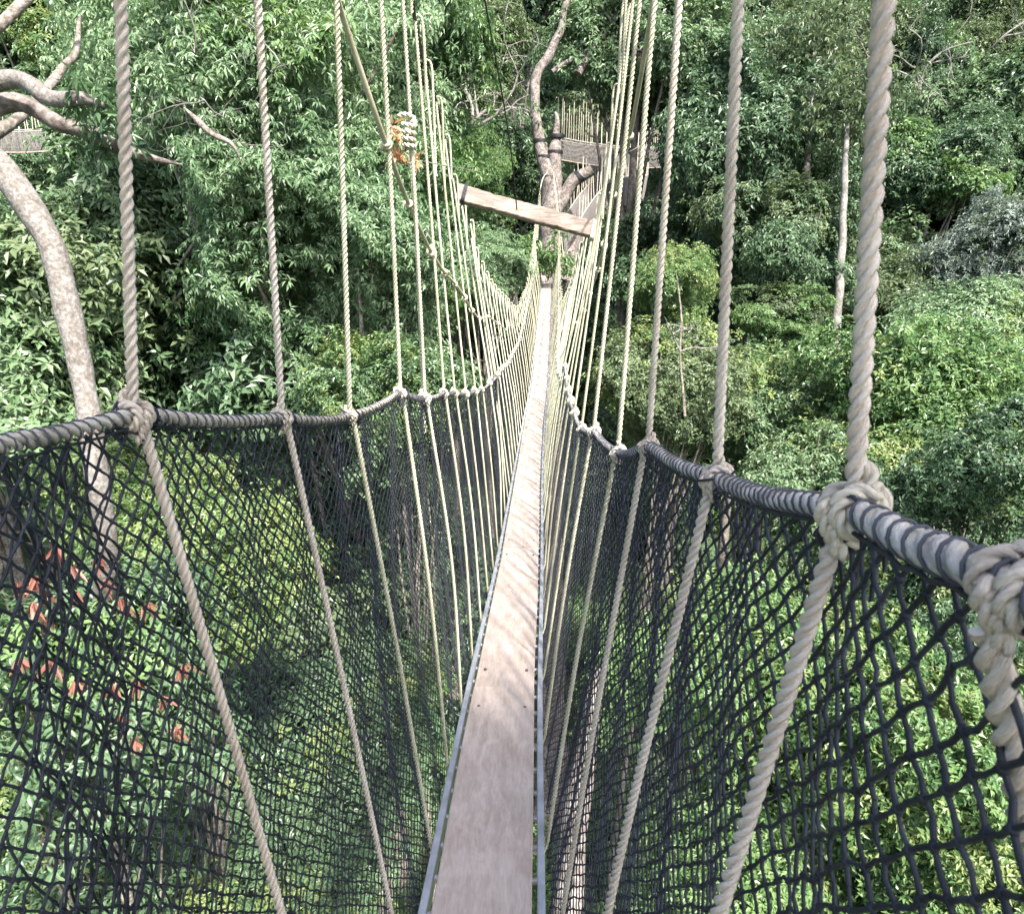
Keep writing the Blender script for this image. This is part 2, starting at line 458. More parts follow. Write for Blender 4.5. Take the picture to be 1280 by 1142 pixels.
def rail_curve(K, side):
    pts = []
    first = atY(*K[0][:3]) if side > 0 else None
    # behind the camera
    y0 = -2.6
    for y in (-2.6, -1.6, -.7):
        p = deck(y) + np.array((side * .42, 0, 1.55)); pts.append(p)
    for (px, py, yy, _) in K:
        if px < -100:
            continue
        pts.append(atY(px, py, yy))
    y = K[-1][2] + .6
    while y < END_Y:
        h = np.interp(y, (5, 7.5, 9, 12, 15, 28), (1.36, 1.32, 1.26, 1.12, 1.08, 1.12))
        p = deck(y) + np.array((side * .36, 0, h + .025 * math.sin(y * 9)))
        pts.append(p); y += .55
    pts.append(deck(END_Y) + np.array((side * .34, 0, 1.15)))
    return np.array(pts)
LP, RP = rail_curve(LK, -1), rail_curve(RK, 1)
# the left rail between the camera and its first knot, as the photo shows it
LP = np.vstack((LP[:3], atY(-10, 556, .74), LP[3:]))
def rail_line(pts):
    """rope sags a little between the knots"""
    out = []
    for a, b_ in zip(pts[:-1], pts[1:]):
        t = np.linspace(0, 1, 10, endpoint=False)[:, None]
        q = a + (b_ - a) * t
        q[:, 2] -= (np.sin(np.pi * t[:, 0]) * .022 * min(np.linalg.norm(b_ - a), .6) ** 1)
        out.append(q)
    out.append(pts[-1][None])
    q = np.vstack(out)
    k = np.array((1, 2, 3, 2, 1.)) / 9
    s = q.copy()
    for c in range(3): s[2:-2, c] = np.convolve(q[:, c], k, 'valid')
    return s
LR, RR = rail_line(LP), rail_line(RP)
def rail(side, y):
    r_ = LR if side < 0 else RR
    return np.stack([np.interp(y, r_[:, 1], r_[:, c]) for c in range(3)], -1)
# main cables: they pass over the top of every hanger
CY = np.array((-3, 0, 1, 2, 3.1, 3.4, 7.6, 10, 14.5, 18.5, 22.5, 26, 29.0))
CZ = np.array((3.7, 2.3, 1.9, 1.52, 1.12, 1.0, -.05, -.66, -1.42, -1.30, -.45, .75, 2.0)) + CAM[2]
def hanger_tops(K, side):
    tops = {}
    for idx, (px, py, yy, tpx) in enumerate(K):
        p = rail(side, yy)
        if tpx is None:
            continue
        t0 = atY(tpx[0], tpx[1], yy + .02)
        if tpx[1] <= 10:
            d_ = t0 - p; zc = np.interp(yy, CY, CZ)
            t0 = p + d_ * max((zc - p[2]) / d_[2], 1.02)
        tops[idx] = t0
    return tops
TOPS = {-1: hanger_tops(LK, -1), 1: hanger_tops(RK, 1)}
CAB = {}
for side in (-1, 1):
    pts = [deck(-3.0) * (1, 1, 0) + (side * .5, 0, CZ[0])]
    tp = sorted(TOPS[side].values(), key=lambda q: q[1])
    pts += tp
    for y in (7.9, 10, 12.3, 14.5, 16.5, 18.5, 20.5, 22.5, 24.5, 26, 27.5, 28.9):
        if y > tp[-1][1] + .5:
            d = deck(min(y, 27.6)); off = np.interp(y, (7, 14, 24, 29), (.58, .46, .42, .25))
            pts.append(np.array((d[0] + side * off, y, np.interp(y, CY, CZ))))
    q = spline(pts, .05)
    for _ in range(12): q[1:-1] = (q[:-2] + q[1:-1] * 2 + q[2:]) / 4
    CAB[side] = q
def cable(side, y):
    q = CAB[side]
    return np.stack([np.interp(y, q[:, 1], q[:, 0]), np.asarray(y, float) * 1.0, np.interp(y, q[:, 1], q[:, 2])], -1)

bridge = empty('rope_bridge', deck(0.0))
tag(bridge, 'narrow plank walkway hung on ropes with black net sides running to the far tree', 'rope bridge')
def bp(mb, name, m, label=None, parent=None, smooth=True):
    o = mb.build(name, m, None, smooth)
    if parent is None:
        local(bridge, o)
    else:
        o.parent = parent
        o.matrix_parent_inverse = parent.matrix_parent_inverse.copy() if False else Matrix.Identity(4)
    if label: o['label'] = label
    return o

# ------------------------------------------------------------------ deck: planks on an aluminium ladder
HALF = .150
joints = [-2.4, .62, 3.16, 5.7, 8.4, 11.2, 14.6, 17.2, 19.9, 22.6, 25.2, END_Y]
for k in range(len(joints) - 1):
    y0, y1 = joints[k] + .006, joints[k + 1] - .006
    ys = np.arange(y0, y1, .12); ys = np.append(ys, y1)
    mb = MB()
    C = deck(ys); D = deck_dir(ys); S = nrm(np.cross(D, (0, 0, 1.0))); U = np.cross(S, D)
    lift = .004 * math.sin(k * 2.3)
    wob = 1 + .012 * np.sin(ys * 2.7 + k)
    sec = [(-HALF, .026), (-HALF + .004, .030), (-.05, .0305), (.05, .0305), (HALF - .004, .030), (HALF, .026), (HALF, .004), (HALF - .003, .001), (-HALF + .003, .001), (-HALF, .004)]
    V = np.stack([C + S * (x * wob)[:, None] + U * (z + lift) for x, z in sec], 1)
    n = len(ys); s_ = len(sec)
    i = np.arange(n - 1)[:, None]; j = np.arange(s_)[None]; j2 = (j + 1) % s_
    mb.add(V.reshape(-1, 3), np.stack((i * s_ + j, (i + 1) * s_ + j, (i + 1) * s_ + j2, i * s_ + j2), -1).reshape(-1, 4))
    mb.add(V[0], [tuple(range(s_))]); mb.add(V[-1], [tuple(range(s_ - 1, -1, -1))])
    pl = bp(mb, 'plank', M['plank'], smooth=False)
    for yy in (joints[k] + .2, joints[k + 1] - .2):
        if yy < 0 or yy > 14: continue
        for sx in (-.108, .108):
            c = deck(yy) + nrm(np.cross(deck_dir(yy), (0, 0, 1.0))) * sx
            bm = MB()
            ring = np.array([(math.cos(q) * .0085, math.sin(q) * .0085, 0) for q in np.arange(8) * math.pi / 4])
            bm.add(np.vstack((c + ring + (0, 0, .028), c + ring + (0, 0, .0335), c + ring * .6 + (0, 0, .0355))),
                   [(i_ + r_ * 8, (i_ + 1) % 8 + r_ * 8, (i_ + 1) % 8 + 8 + r_ * 8, i_ + 8 + r_ * 8) for r_ in range(2) for i_ in range(8)])
            bm.add(c + ring * .6 + (0, 0, .0355), [tuple(range(8))])
            bo = bm.build('bolt', M['bolt'], pl)
            bo.matrix_parent_inverse = Matrix.Identity(4)
            bo.location = (0, 0, 0)
RAILX = .178
for side in (-1, 1):
    ys = np.arange(-2.4, END_Y, .1)
    C = deck(ys); D = deck_dir(ys); S = nrm(np.cross(D, (0, 0, 1.0))); U = np.cross(S, D)
    hw, z0, z1, bv = .0125, -.045, .018, .003
    sec = [(-hw, z1 - bv), (-hw + bv, z1), (hw - bv, z1), (hw, z1 - bv), (hw, z0), (-hw, z0)]
    V = np.stack([C + S * (x + side * RAILX) + U * z for x, z in sec], 1)
    n = len(ys); s_ = 6; i = np.arange(n - 1)[:, None]; j = np.arange(s_)[None]; j2 = (j + 1) % s_
    mb = MB(); mb.add(V.reshape(-1, 3), np.stack((i * s_ + j, (i + 1) * s_ + j, (i + 1) * s_ + j2, i * s_ + j2), -1).reshape(-1, 4))
    bp(mb, 'ladder_rail', M['alu'], smooth=False)
rm = MB(); tube(rm, np.array([(-RAILX + .012, 0, 0), (RAILX - .012, 0, 0)]), .0105, 8)
rung_me = rm.mesh('rung', M['alu'])
y = -2.2
while y < END_Y:
    o = link_mesh('rung', rung_me); c = deck(y); d = deck_dir(y)
    local(bridge, o)
    o.location = Vector(tuple(c + np.array((0, 0, -.012)))); o.rotation_euler = (0, 0, math.atan2(-d[0], d[1]))
    y += .157
# ------------------------------------------------------------------ handrail ropes with black lacing
RAIL_R = .0112
def part_rope(paths):
    mb = MB()
    for P, r_, dist in paths: rope(mb, P, r_, dist)
    return mb
for side, line in ((-1, LR), (1, RR)):
    fine = resample(line, .02)
    mb = MB()
    cuts = ((-9, 1.4, 1.0), (1.4, 3.4, 2), (3.4, 6, 5), (6, 99, 9))
    for a_, b_, dist in cuts:
        sel = fine[(fine[:, 1] >= a_ - .011) & (fine[:, 1] <= b_ + .011)]
        if len(sel) > 3: rope(mb, sel, RAIL_R, dist)
    hr = bp(mb, 'handrail_rope', M['rope_rail'])
    # black lacing cord wound round the rail
    P = resample(line[line[:, 1] > -.8], .0022)
    P = P[P[:, 1] < 9]
    T, Nn, Bn = frames(P)
    s = np.arange(len(P)) * .0022
    stepm = .027 + .005 * np.sin(s * 3.1) + .005 * np.sin(s * 11)
    ph = np.cumsum(.0022 / stepm) * 2 * math.pi
    W = P + (np.cos(ph)[:, None] * Nn + np.sin(ph)[:, None] * Bn) * (RAIL_R + .0006)
    mb = MB()
    near = W[W[:, 1] < 3]; far = W[W[:, 1] >= 2.99][::2]
    tube(mb, near, .00135, 5); tube(mb, far, .0014, 3)
    o = mb.build('lacing_cord', M['lacing'], hr); o.matrix_parent_inverse = Matrix.Identity(4)

# ------------------------------------------------------------------ suspension ropes and their knots
def knot_path(r, rr):
    """hitch of a rope of radius r round a rail of radius rr; rail along local Y, rope arrives from +Z"""
    q = rr + r * .70
    pts = [(0, -.010, .040), (q * .5, -.010, .030)]
    def ring(a0, a1, y0, y1, rad, n=14):
        for t in np.linspace(0, 1, n):
            a_ = math.radians(a0 + (a1 - a0) * t)
            pts.append((math.cos(a_) * rad, y0 + (y1 - y0) * t, math.sin(a_) * rad))
    ring(60, -300, -.014, -.020, q, 16)
    ring(60, -40, -.012, .004, q + r * .9, 5)
    ring(-60, -300, .010, .016, q, 12)
    ring(60, -60, .016, .000, q + r * 1.0, 6)
    ring(-90, -190, -.004, -.010, q + r * 1.0, 5)
    pts.append((-q * .6, -.004, -q - r * 1.5)); pts.append((0, 0, -.042))
    return np.array(pts)
SR = .0080
kp = spline(knot_path(SR, RAIL_R), .002)
def kmesh(step, sd, r_=SR, nm='knot', m='rope', tr=True):
    mb = MB(); q = resample(kp, step); ra = np.full(len(q), r_ * 1.03); ra[0] *= .3; ra[-1] *= .2; ra[-2] *= .6; ra[-3] *= .85
    tube(mb, q, ra, sd, trefoil if tr else None, (1 / (5.6 * r_)) if tr else 0)
    return mb.mesh(nm, M[m])
K_near, K_mid, K_far = kmesh(.0028, 18), kmesh(.006, 12), kmesh(.012, 6, tr=False, m='rope_far')
def basis_matrix(p, ydir, flip=1, sc=1.0, roll=0.0):
    yv = Vector(tuple(nrm(ydir))); z = Vector((0, 0, 1)); x = yv.cross(z).normalized(); z = x.cross(yv)
    m3 = Matrix((x * flip, yv, z)).transposed()
    return Matrix.Translation(Vector(tuple(p))) @ m3.to_4x4() @ Matrix.Rotation(roll, 4, 'Y') @ Matrix.Scale(sc, 4)
def tangent(side, y):
    return nrm(rail(side, y + .03) - rail(side, y - .03))
label_ropes = {(-1, 0.5): None}
def suspender(side, p, top, idx, dist, ky, low=None, above=True):
    """p: knot point on the rail"""
    dy = deck(ky)
    low = dy + np.array((side * (RAILX + .022), rng.uniform(-.03, .03), -.02)) if low is None else low
    mb = MB()
    ps = p + np.array((0, 0, 0.0))
    jit = rng.normal(0, .006, 3) * (1, 1, 0)
    up = spline([ps + (0, 0, .02), ps + (top - ps) * .5 + jit, top], .05)
    inner = np.array((-side * .016, 0, 0))
    dn = spline([ps + inner * .6 + (0, 0, -.02), ps + (low - ps) * .5 + inner + rng.normal(0, .008, 3) * (1, 1, 0), low], .05)
    r_ = SR * rng.uniform(.96, 1.05)
    if above: rope(mb, up, r_, dist)
    rope(mb, dn, r_, dist)
    # turn round the ladder rail under the deck
    lo = [low, low + (-side * .02, 0, -.05), low + (-side * .06, .01, -.04), low + (-side * .03, .02, .0), low + (side * .005, .015, .02)]
    if above: rope(mb, spline(lo, .01), r_, max(dist, 2))
    far = dist > 3
    # top: bight over the main cable with a tail
    tl = rng.uniform(.12, .45)
    if dist > 2:
        tp = spline([top + (0, 0, -.03), top + (0, -.002, .012), top + (-side * .014, .012, .020), top + (-side * .028, .022, .002), top + (-side * .034, .026, -.10), top + (-side * .036, .03, -.12 - tl)], .01)
        rope(mb, tp, r_ * .95, dist)
    o = bp(mb, 'suspension_rope', M['rope'] if dist < 1.8 else M['rope_far'])  # hangers past the shaded near end get the sunlit tint
    kme = K_near if dist < 1.3 else (K_mid if dist < 4 else K_far)
    k = link_mesh('knot', kme, o)
    k.matrix_parent_inverse = Matrix.Identity(4)
    k.matrix_basis = basis_matrix(p, tangent(side, p[1]), flip=side, sc=(.86 if dist < 3 else .95) * (.85 if not above else 1) + .08 * math.sin(idx * 1.7), roll=.25 * math.sin(idx * 2.9))
    return o
for side, K in ((-1, LK), (1, RK)):
    for idx, (px, py, yy, tpx) in enumerate(K):
        if px < -100:
            p = rail(side, .25)
        else:
            p = rail(side, yy)
        top = cable(side, p[1]) if tpx is None else cable(side, TOPS[side][idx][1])
        first = side > 0 and idx == 0
        suspender(side, p, top, idx, yy, float(p[1]), p + np.array((.64, .0, -1.75)) if first else None, not first)
    y = K[-1][2] + .6; idx = 20
    while y < END_Y - .3:
        p = rail(side, y); c = cable(side, y + rng.uniform(-.05, .05))
        if c[2] < p[2] + .06: c[2] = p[2] + .06
        suspender(side, p, c, idx, y, y)
        idx += 1; y += .55 * rng.uniform(.93, 1.07)
    for y in (-.9, -1.7):
        suspender(side, rail(side, y), cable(side, y), 3, 6, y)
# black tie-ins (tangles of cord) next to the nearer knots
for side, K in ((-1, LK), (1, RK)):
    for (px, py, yy, _) in K[1:7]:
        p = rail(side, yy); t = tangent(side, yy)
        mb = MB()
        for q in range(7):
            c = p + t * rng.uniform(-.05, .05) + (0, 0, -.010)
            pts = [c + rng.normal(0, .012, 3) for _ in range(5)]
            pts[-1] = pts[-1] + (0, 0, -.03)
            tube(mb, spline(pts, .006), .0019, 5)
        ph = np.linspace(0, 6 * math.pi, 70)
        x_ = nrm(np.cross(t, (0, 0, 1.0))); z_ = np.cross(x_, t)
        W = p + t * (.028 + .009 * ph / 18.8)[:, None] + (np.cos(ph)[:, None] * x_ + np.sin(ph)[:, None] * z_) * (RAIL_R + .003)
        tube(mb, W, .002, 5)
        bp(mb, 'cord_tie', M['net'])
# main cables
for side in (-1, 1):
    mb = MB(); tube(mb, cable(side, np.arange(-3, 29.01, .15)), .0085, 8)
    bp(mb, 'main_cable', M['cable'])
# knotted guard rope slanting through the hangers
DL = [(408, -60, 2.0), (425, 10, 2.25), (483, 182, 2.55), (511, 255, 3.1), (539, 315, 3.62), (556, 341, 4.15), (569, 355, 4.7), (581, 372, 5.25), (590, 388, 5.8), (600, 398, 6.6), (610, 396, 7.6), (622, 404, 8.8), (632, 412, 10.4)]
DR = [(822, -40, 2.4), (812, 30, 2.75), (787, 170, 3.4), (767, 243, 4.05), (755, 306, 4.75), (747, 337, 5.4), (738, 366, 6.1), (730, 388, 6.9), (722, 404, 8.0), (714, 418, 9.6)]
kn = MB()
ph = np.linspace(0, 4.2 * math.pi, 46)
tube(kn, np.stack((np.cos(ph) * .0165, np.linspace(-.016, .016, 46), np.sin(ph) * .0165), 1), .0085, 8, None)
tube(kn, spline([(.012, -.02, .014), (.026, 0, .010), (.012, .02, -.014), (-.014, .01, -.02)], .004), .0085, 8)
kn_me = kn.mesh('knot', M['braid'])
for side, D in ((-1, DL), (1, DR)):
    pts = np.array([atY(*q) for q in D])
    mb = MB(); tube(mb, spline(pts, .05), .0085, 8)
    o = bp(mb, 'guard_rope', M['braid'])
    for q in range(2, len(pts)):
        k = link_mesh('knot', kn_me, o); k.matrix_parent_inverse = Matrix.Identity(4)
        k.matrix_basis = basis_matrix(pts[q], pts[q] - pts[q - 1], 1, .80 + .25 * math.sin(q * 1.9) * .5, q * 1.3)
# big stopper knot high on the fifth left hanger
mb = MB(); c = atY(511, 165, 3.08)
ph = np.linspace(0, 8 * math.pi, 90)
rope(mb, np.stack((c[0] + np.cos(ph) * .020, c[1] + np.sin(ph) * .020, c[2] + .040 - ph / 25 * .095), 1), .0095, 2)
rope(mb, spline([c + (-.04, 0, .055), c + (-.01, .0, .062), c + (.02, .01, .05), c + (.026, 0, .02)], .01), .0095, 2)
rope(mb, spline([c + (0, .02, .05), c + (.004, .02, -.2), c + (.01, .02, -.34), c + (.018, .02, -1.2)], .05), .0075, 4)
bp(mb, 'stopper_knot', M['rope_far'])
# timber spreader between the two cables
A, B = at(570, 240, 5.75), at(746, 290, 5.85)
mb = MB(); ax = nrm(B - A); ayv = nrm(np.cross((0, 0.35, 1.0), ax)); azv = np.cross(ax, ayv)
hl = np.linalg.norm(B - A) / 2; nr = 44; rings = []
for q, x_ in enumerate(np.linspace(-hl, hl, nr)):
    sec = np.array([(-.035, -.055), (-.035, .056), (-.029, .062), (.029, .062), (.035, .056), (.035, -.055), (.029, -.062), (-.029, -.062)])
    k_ = .0 if 0 < q < nr - 1 else .004
    wv = 1 + .03 * math.sin(x_ * 9) + (-.07 if q in (11, 12, 31) else 0)
    sec = sec * (1, wv) - np.sign(sec) * k_ + rng.normal(0, .0012, sec.shape)
    rings.append((A + B) / 2 + ax * x_ + sec[:, :1] * ayv + sec[:, 1:] * azv + azv * .004 * math.sin(x_ * 4))
mb.add(np.vstack(rings), [(i * 8 + j, i * 8 + (j + 1) % 8, i * 8 + 8 + (j + 1) % 8, i * 8 + 8 + j) for i in range(nr - 1) for j in range(8)])
mb.add(rings[0], [tuple(range(7, -1, -1))]); mb.add(rings[-1], [tuple(range(8))])
o = bp(mb, 'spreader_beam', M['beam'], smooth=False)
o = None
for e, sgn in ((A, 1), (B, -1)):
    mb = MB(); c = e + ax * sgn * .05
    ph = np.linspace(0, 6 * math.pi, 60)
    ring = np.clip(np.stack((np.cos(ph) * 1.45, np.sin(ph) * 1.45), 1), -1, 1)
    W = c + ax * (ph / 18.8 * .03)[:, None] + ring[:, :1] * ayv * .042 + ring[:, 1:] * azv * .070
    tube(mb, W, .006, 5); bp(mb, 'beam_lashing', M['cable'] if sgn > 0 else M['rope_far'])
# thin safety line from above to the beam and on to the far tree
mb = MB(); tube(mb, spline([atY(600, -60, 4.0), atY(606, 0, 4.2), atY(628, 120, 4.9), atY(640, 200, 5.4), atY(646, 262, 5.85)], .1), .0050, 5)
bp(mb, 'safety_line', M['cable'])
# ------------------------------------------------------------------ safety nets
def net_part(side, ya, yb, w, sides, knots, sub, mb):
    """diamond mesh between handrail and ladder rail"""
    h = w / 2
    L = 1.62
    nj = int(L / h)
    ni = int((yb - ya) / w) + 1
    J, I = np.meshgrid(np.arange(nj + 1), np.arange(ni + 1), indexing='ij')
    Yc = ya + (I + (J % 2) * .5) * w
    v = J / nj
    Yf = Yc.ravel(); vf = v.ravel()
    top = rail(side, Yf) + np.array((-side * .010, 0, -.011))
    d = deck(Yf)
    bot = d + np.array((side * (RAILX + .016), 0, -.045))
    P = top + (bot - top) * vf[:, None]
    lat = .035 * np.sin(np.pi * vf) + .012 * np.sin(Yf * 5.1 + vf * 4) * np.sin(np.pi * vf) + .006 * np.sin(Yf * 23 + vf * 9)
    P[:, 0] += side * (lat + .012)
    amp = w * .13
    P[:, 1] += amp * np.sin(vf * 21 + Yf * 7.3) * .9 + rng.normal(0, amp * .38, len(P))
    P[:, 2] += amp * np.sin(vf * 13 - Yf * 9.1) + rng.normal(0, amp * .35, len(P))
    P = P.reshape(nj + 1, ni + 1, 3)
    A, B = [], []
    for j in range(nj):
        if j % 2 == 0:
            A += [P[j, :], P[j, 1:]]; B += [P[j + 1, :], P[j + 1, :-1]]
        else:
            A += [P[j, :], P[j, :-1]]; B += [P[j + 1, :], P[j + 1, 1:]]
    A = np.vstack(A); B = np.vstack(B)
    thick = .0019
    if sub:
        Mi = (A + B) / 2 + rng.normal(0, w * .035, A.shape)
        segs(mb, A, Mi, thick * rng.uniform(.85, 1.15, len(A)), sides); segs(mb, Mi, B, thick * rng.uniform(.85, 1.15, len(A)), sides)
    else: segs(mb, A, B, thick * (1.0 if w < .05 else 1.4), sides)
    if knots: blobs(mb, P.reshape(-1, 3), thick * 2.4)
    # selvedge cord along the top, held to the handrail by the lacing
    ys_ = np.arange(ya, yb, .02); sv = rail(side, ys_) + np.array((-side * .004, 0, -.015)) + rng.normal(0, .0012, (len(ys_), 3))
    tube(mb, sv, .0020, 5)
for side in (-1, 1):
    mb = MB()
    net_part(side, -.2, 2.1, .038, 5, True, True, mb)
    net_part(side, 2.1, 6.5, .038, 3, False, False, mb)
    net_part(side, 6.5, 13, .064, 3, False, False, mb)
    net_part(side, 13, END_Y - .1, .09, 3, False, False, mb)
    bp(mb, 'safety_net', M['net'])
# gathered seam where two lengths of the left net overlap
mb = MB()
for q in range(17):
    yy = .82 + rng.normal(0, .05); pts = []
    a0 = rng.uniform(0, 6)
    for v in np.linspace(0, 1, 30):
        y_ = yy - .22 * v + .03 * math.sin(v * 16 + a0) + .022 * math.sin(v * 41 + a0 * 3) + rng.normal(0, .006)
        t_ = rail(-1, y_) + np.array((0, 0, -.016)); b_ = deck(y_) + np.array((-RAILX - .016, 0, -.045))
        p = t_ + (b_ - t_) * v; p[0] += -.035 * math.sin(math.pi * v) - .01 + rng.normal(0, .007)
        pts.append(p)
    tube(mb, spline(pts, .012), .0017, 5)
    blobs(mb, np.array(pts)[1::2], .004)
bp(mb, 'net_seam', M['net'])

# ------------------------------------------------------------------ foliage
def leaf_faces(mb, base, d, up, L, W, rnd, mi=0, long=False, curl=.15):
    """folded pointed leaves: base points, directions, up vectors"""
    n = len(base)
    if np.ndim(mi): mi = np.repeat(mi, 8 if long else 2)
    d = nrm(d); s = nrm(np.cross(d, up)); u = np.cross(s, d)
    L = L[:, None]; W = W[:, None]
    if not long:
        a = base; m = base + d * L * .42
        t = base + d * L - u * L * curl
        l_ = m + s * W * .5 + u * W * .22; r_ = m - s * W * .5 + u * W * .22
        V = np.stack((a, r_, t, l_), 1).reshape(-1, 3)
        k = np.arange(n)[:, None] * 4
        f = np.concatenate((k + [[0, 1, 2]], k + [[0, 2, 3]]), 1).reshape(-1, 3)
        mb.add(V, f, None, np.repeat(rnd, 2), mi)
    else:
        m1 = base + d * L * .28; m2 = base + d * L * .66 - u * L * curl * .35
        t = base + d * L - u * L * curl
        V = np.stack((base, m1 + s * W * .5 + u * W * .18, m1, m1 - s * W * .5 + u * W * .18,
                      m2 + s * W * .40 + u * W * .14, m2, m2 - s * W * .40 + u * W * .14, t), 1).reshape(-1, 3)
        k = np.arange(n)[:, None] * 8
        q = k + np.array([[0, 3, 2]]); parts = [[0, 3, 2], [0, 2, 1], [3, 6, 5], [3, 5, 2], [2, 5, 4], [2, 4, 1], [6, 7, 5], [5, 7, 4]]
        f = np.concatenate([k + [p] for p in parts], 1).reshape(-1, 3)
        mb.add(V, f, None, np.repeat(rnd, 8), mi)
def rdir(n, up=0.0):
    v = rng.normal(0, 1, (n, 3)); v[:, 2] += up
    return nrm(v)
def crown(name, Rc, nlobe, nspray, nleaf, L, W, droop=.4, flat=.8, long=False, lobe_r=(.26, .46), fuzz=.12, mats=None, red=0, curl=.15, upbias=.35, hang=0.0):
    c = rdir(nlobe, .5) * (rng.uniform(.35, .80, (nlobe, 1))) * Rc
    c[:, 2] *= flat
    r = rng.uniform(*lobe_r, nlobe) * Rc
    c[0] = 0; r[0] = .5 * Rc
    li = rng.choice(nlobe, nspray * 2, p=r ** 2 / np.sum(r ** 2))
    dr = rdir(nspray * 2, upbias)
    # each lobe surface is itself uneven
    bumpy = 1 + .16 * np.sin(dr[:, 0] * 7 + li * 2.1) * np.sin(dr[:, 1] * 6 + li) + .10 * np.sin(dr[:, 2] * 13 + li * 1.3)
    sq = np.where(rng.random(nspray * 2) < .75, 1.0, rng.uniform(.55, 1.0, nspray * 2))
    P = c[li] + dr * (r[li] * bumpy * sq)[:, None] * (1, 1, flat)
    P += rng.normal(0, fuzz * Rc * .25, P.shape)
    # warp the outline, let some shoots stick out and leave holes
    wq = P / Rc
    for fq, am in ((2.3, .13), (5.1, .07), (11.0, .035)):
        A_ = rng.normal(0, fq, (3, 3)); o_ = rng.uniform(0, 6.3, 3)
        P = P + Rc * am * np.sin(wq @ A_ + o_)
    shoot = rng.random(len(P)) < .10
    P[shoot] += dr[shoot] * rng.uniform(.03, .16, (shoot.sum(), 1)) * Rc * (1, 1, flat)
    hole = np.sin(wq @ rng.normal(0, 5.0, 3) + 1) + np.sin(wq @ rng.normal(0, 6.5, 3) + 4) + np.sin(wq @ rng.normal(0, 9, 3))
    keep = (hole > -1.35) | (rng.random(len(P)) < .25)
    for k in range(nlobe):
        keep &= ~((np.linalg.norm((P - c[k]) / (1, 1, flat), axis=1) < r[k] * .70) & (li != k))
    keep &= sq > 0
    P = P[keep][:nspray]; dr = dr[keep][:nspray]; li = li[keep][:nspray]
    n = len(P)
    Ls = rng.uniform(.75, 1.2, n)
    srn = rng.random(n)
    B = np.repeat(P, nleaf, 0); D0 = np.repeat(dr, nleaf, 0); k = len(B)
    ph = (np.tile(np.arange(nleaf), n) * 2.4 + np.repeat(rng.random(n) * 6, nleaf))
    axis = nrm(D0 + (0, 0, .6)); t1 = nrm(np.cross(axis, rdir(n).repeat(nleaf, 0))); t2 = np.cross(axis, t1)
    d = t1 * np.cos(ph)[:, None] + t2 * np.sin(ph)[:, None] + axis * rng.uniform(-.1, .6, (k, 1)) + (0, 0, -droop) + rng.normal(0, .15, (k, 3))
    d = nrm(d)
    LL = L * np.repeat(Ls, nleaf) * rng.uniform(.7, 1.15, k)
    base = B + d * LL[:, None] * rng.uniform(.05, .35, (k, 1)) + rng.normal(0, L * .18, (k, 3)) - np.array((0, 0, hang)) * rng.random((k, 1))
    up = nrm(axis * .8 + (0, 0, .6) + rng.normal(0, .3, (k, 3)))
    rnd = np.repeat(srn, nleaf) * .6 + rng.random(k) * .4
    mb = MB()
    leaf_faces(mb, base, d, up, LL, W * LL / L * rng.uniform(.85, 1.2, k), rnd, np.repeat((li % 5 == 3).astype(int), nleaf), long, curl)
    if mats is None: mats = [M['leaf'], M['leaf_yellow'] if 'small' in name else M['leaf_olive'] if nlobe > 28 else M['leaf_bright']]
    me = mb.mesh(name, mats, False)
    return me, c, r
def trunk_mesh(c, r, Rc, h, rad, m, nlimb=9, name='trunk', lean=.03):
    """trunk from h below the crown centre up into the crown, with limbs to its lobes"""
    mb = MB()
    lx, ly = rng.normal(0, lean * h, 2)
    P = spline([(lx, ly, -h), (lx * .7, ly * .6, -h * .6), (lx * .1, ly * .3, -h * .25), (0, 0, 0), (0.1 * Rc, 0, .35 * Rc)], .35)
    rr = np.interp(np.arange(len(P)), (0, 2, len(P) - 1), (rad * 1.7, rad * 1.1, rad * .35))
    tube(mb, P, rr * (1 + .06 * np.sin(np.arange(len(P)) * 1.3)), 10)
    for k in range(1, min(nlimb + 1, len(c))):
        s = P[int(len(P) * rng.uniform(.55, .85))]
        e = c[k] + nrm(c[k]) * r[k] * .5
        mid = (s + e) / 2 + rng.normal(0, .07 * Rc, 3) - (0, 0, .03 * Rc)
        q = spline([s, mid, e], .3)
        tube(mb, q, np.linspace(rad * .42, rad * .08, len(q)), 6)
        for _ in range(2):
            s2 = q[int(len(q) * rng.uniform(.4, .8))]; e2 = s2 + rdir(1, .3)[0] * r[k] * 1.0
            q2 = spline([s2, (s2 + e2) / 2 + rng.normal(0, .1, 3), e2], .3)
            tube(mb, q2, np.linspace(rad * .16, rad * .04, len(q2)), 5)
    return mb.mesh(name, m)

def kind(nm, Rc, h, rad, bark, **kw):
    me, c, r = crown('crown_' + nm, Rc, **kw)
    return dict(crown=me, trunk=trunk_mesh(c, r, Rc, h, rad, bark), R=Rc, h=h, c=c, r=r)
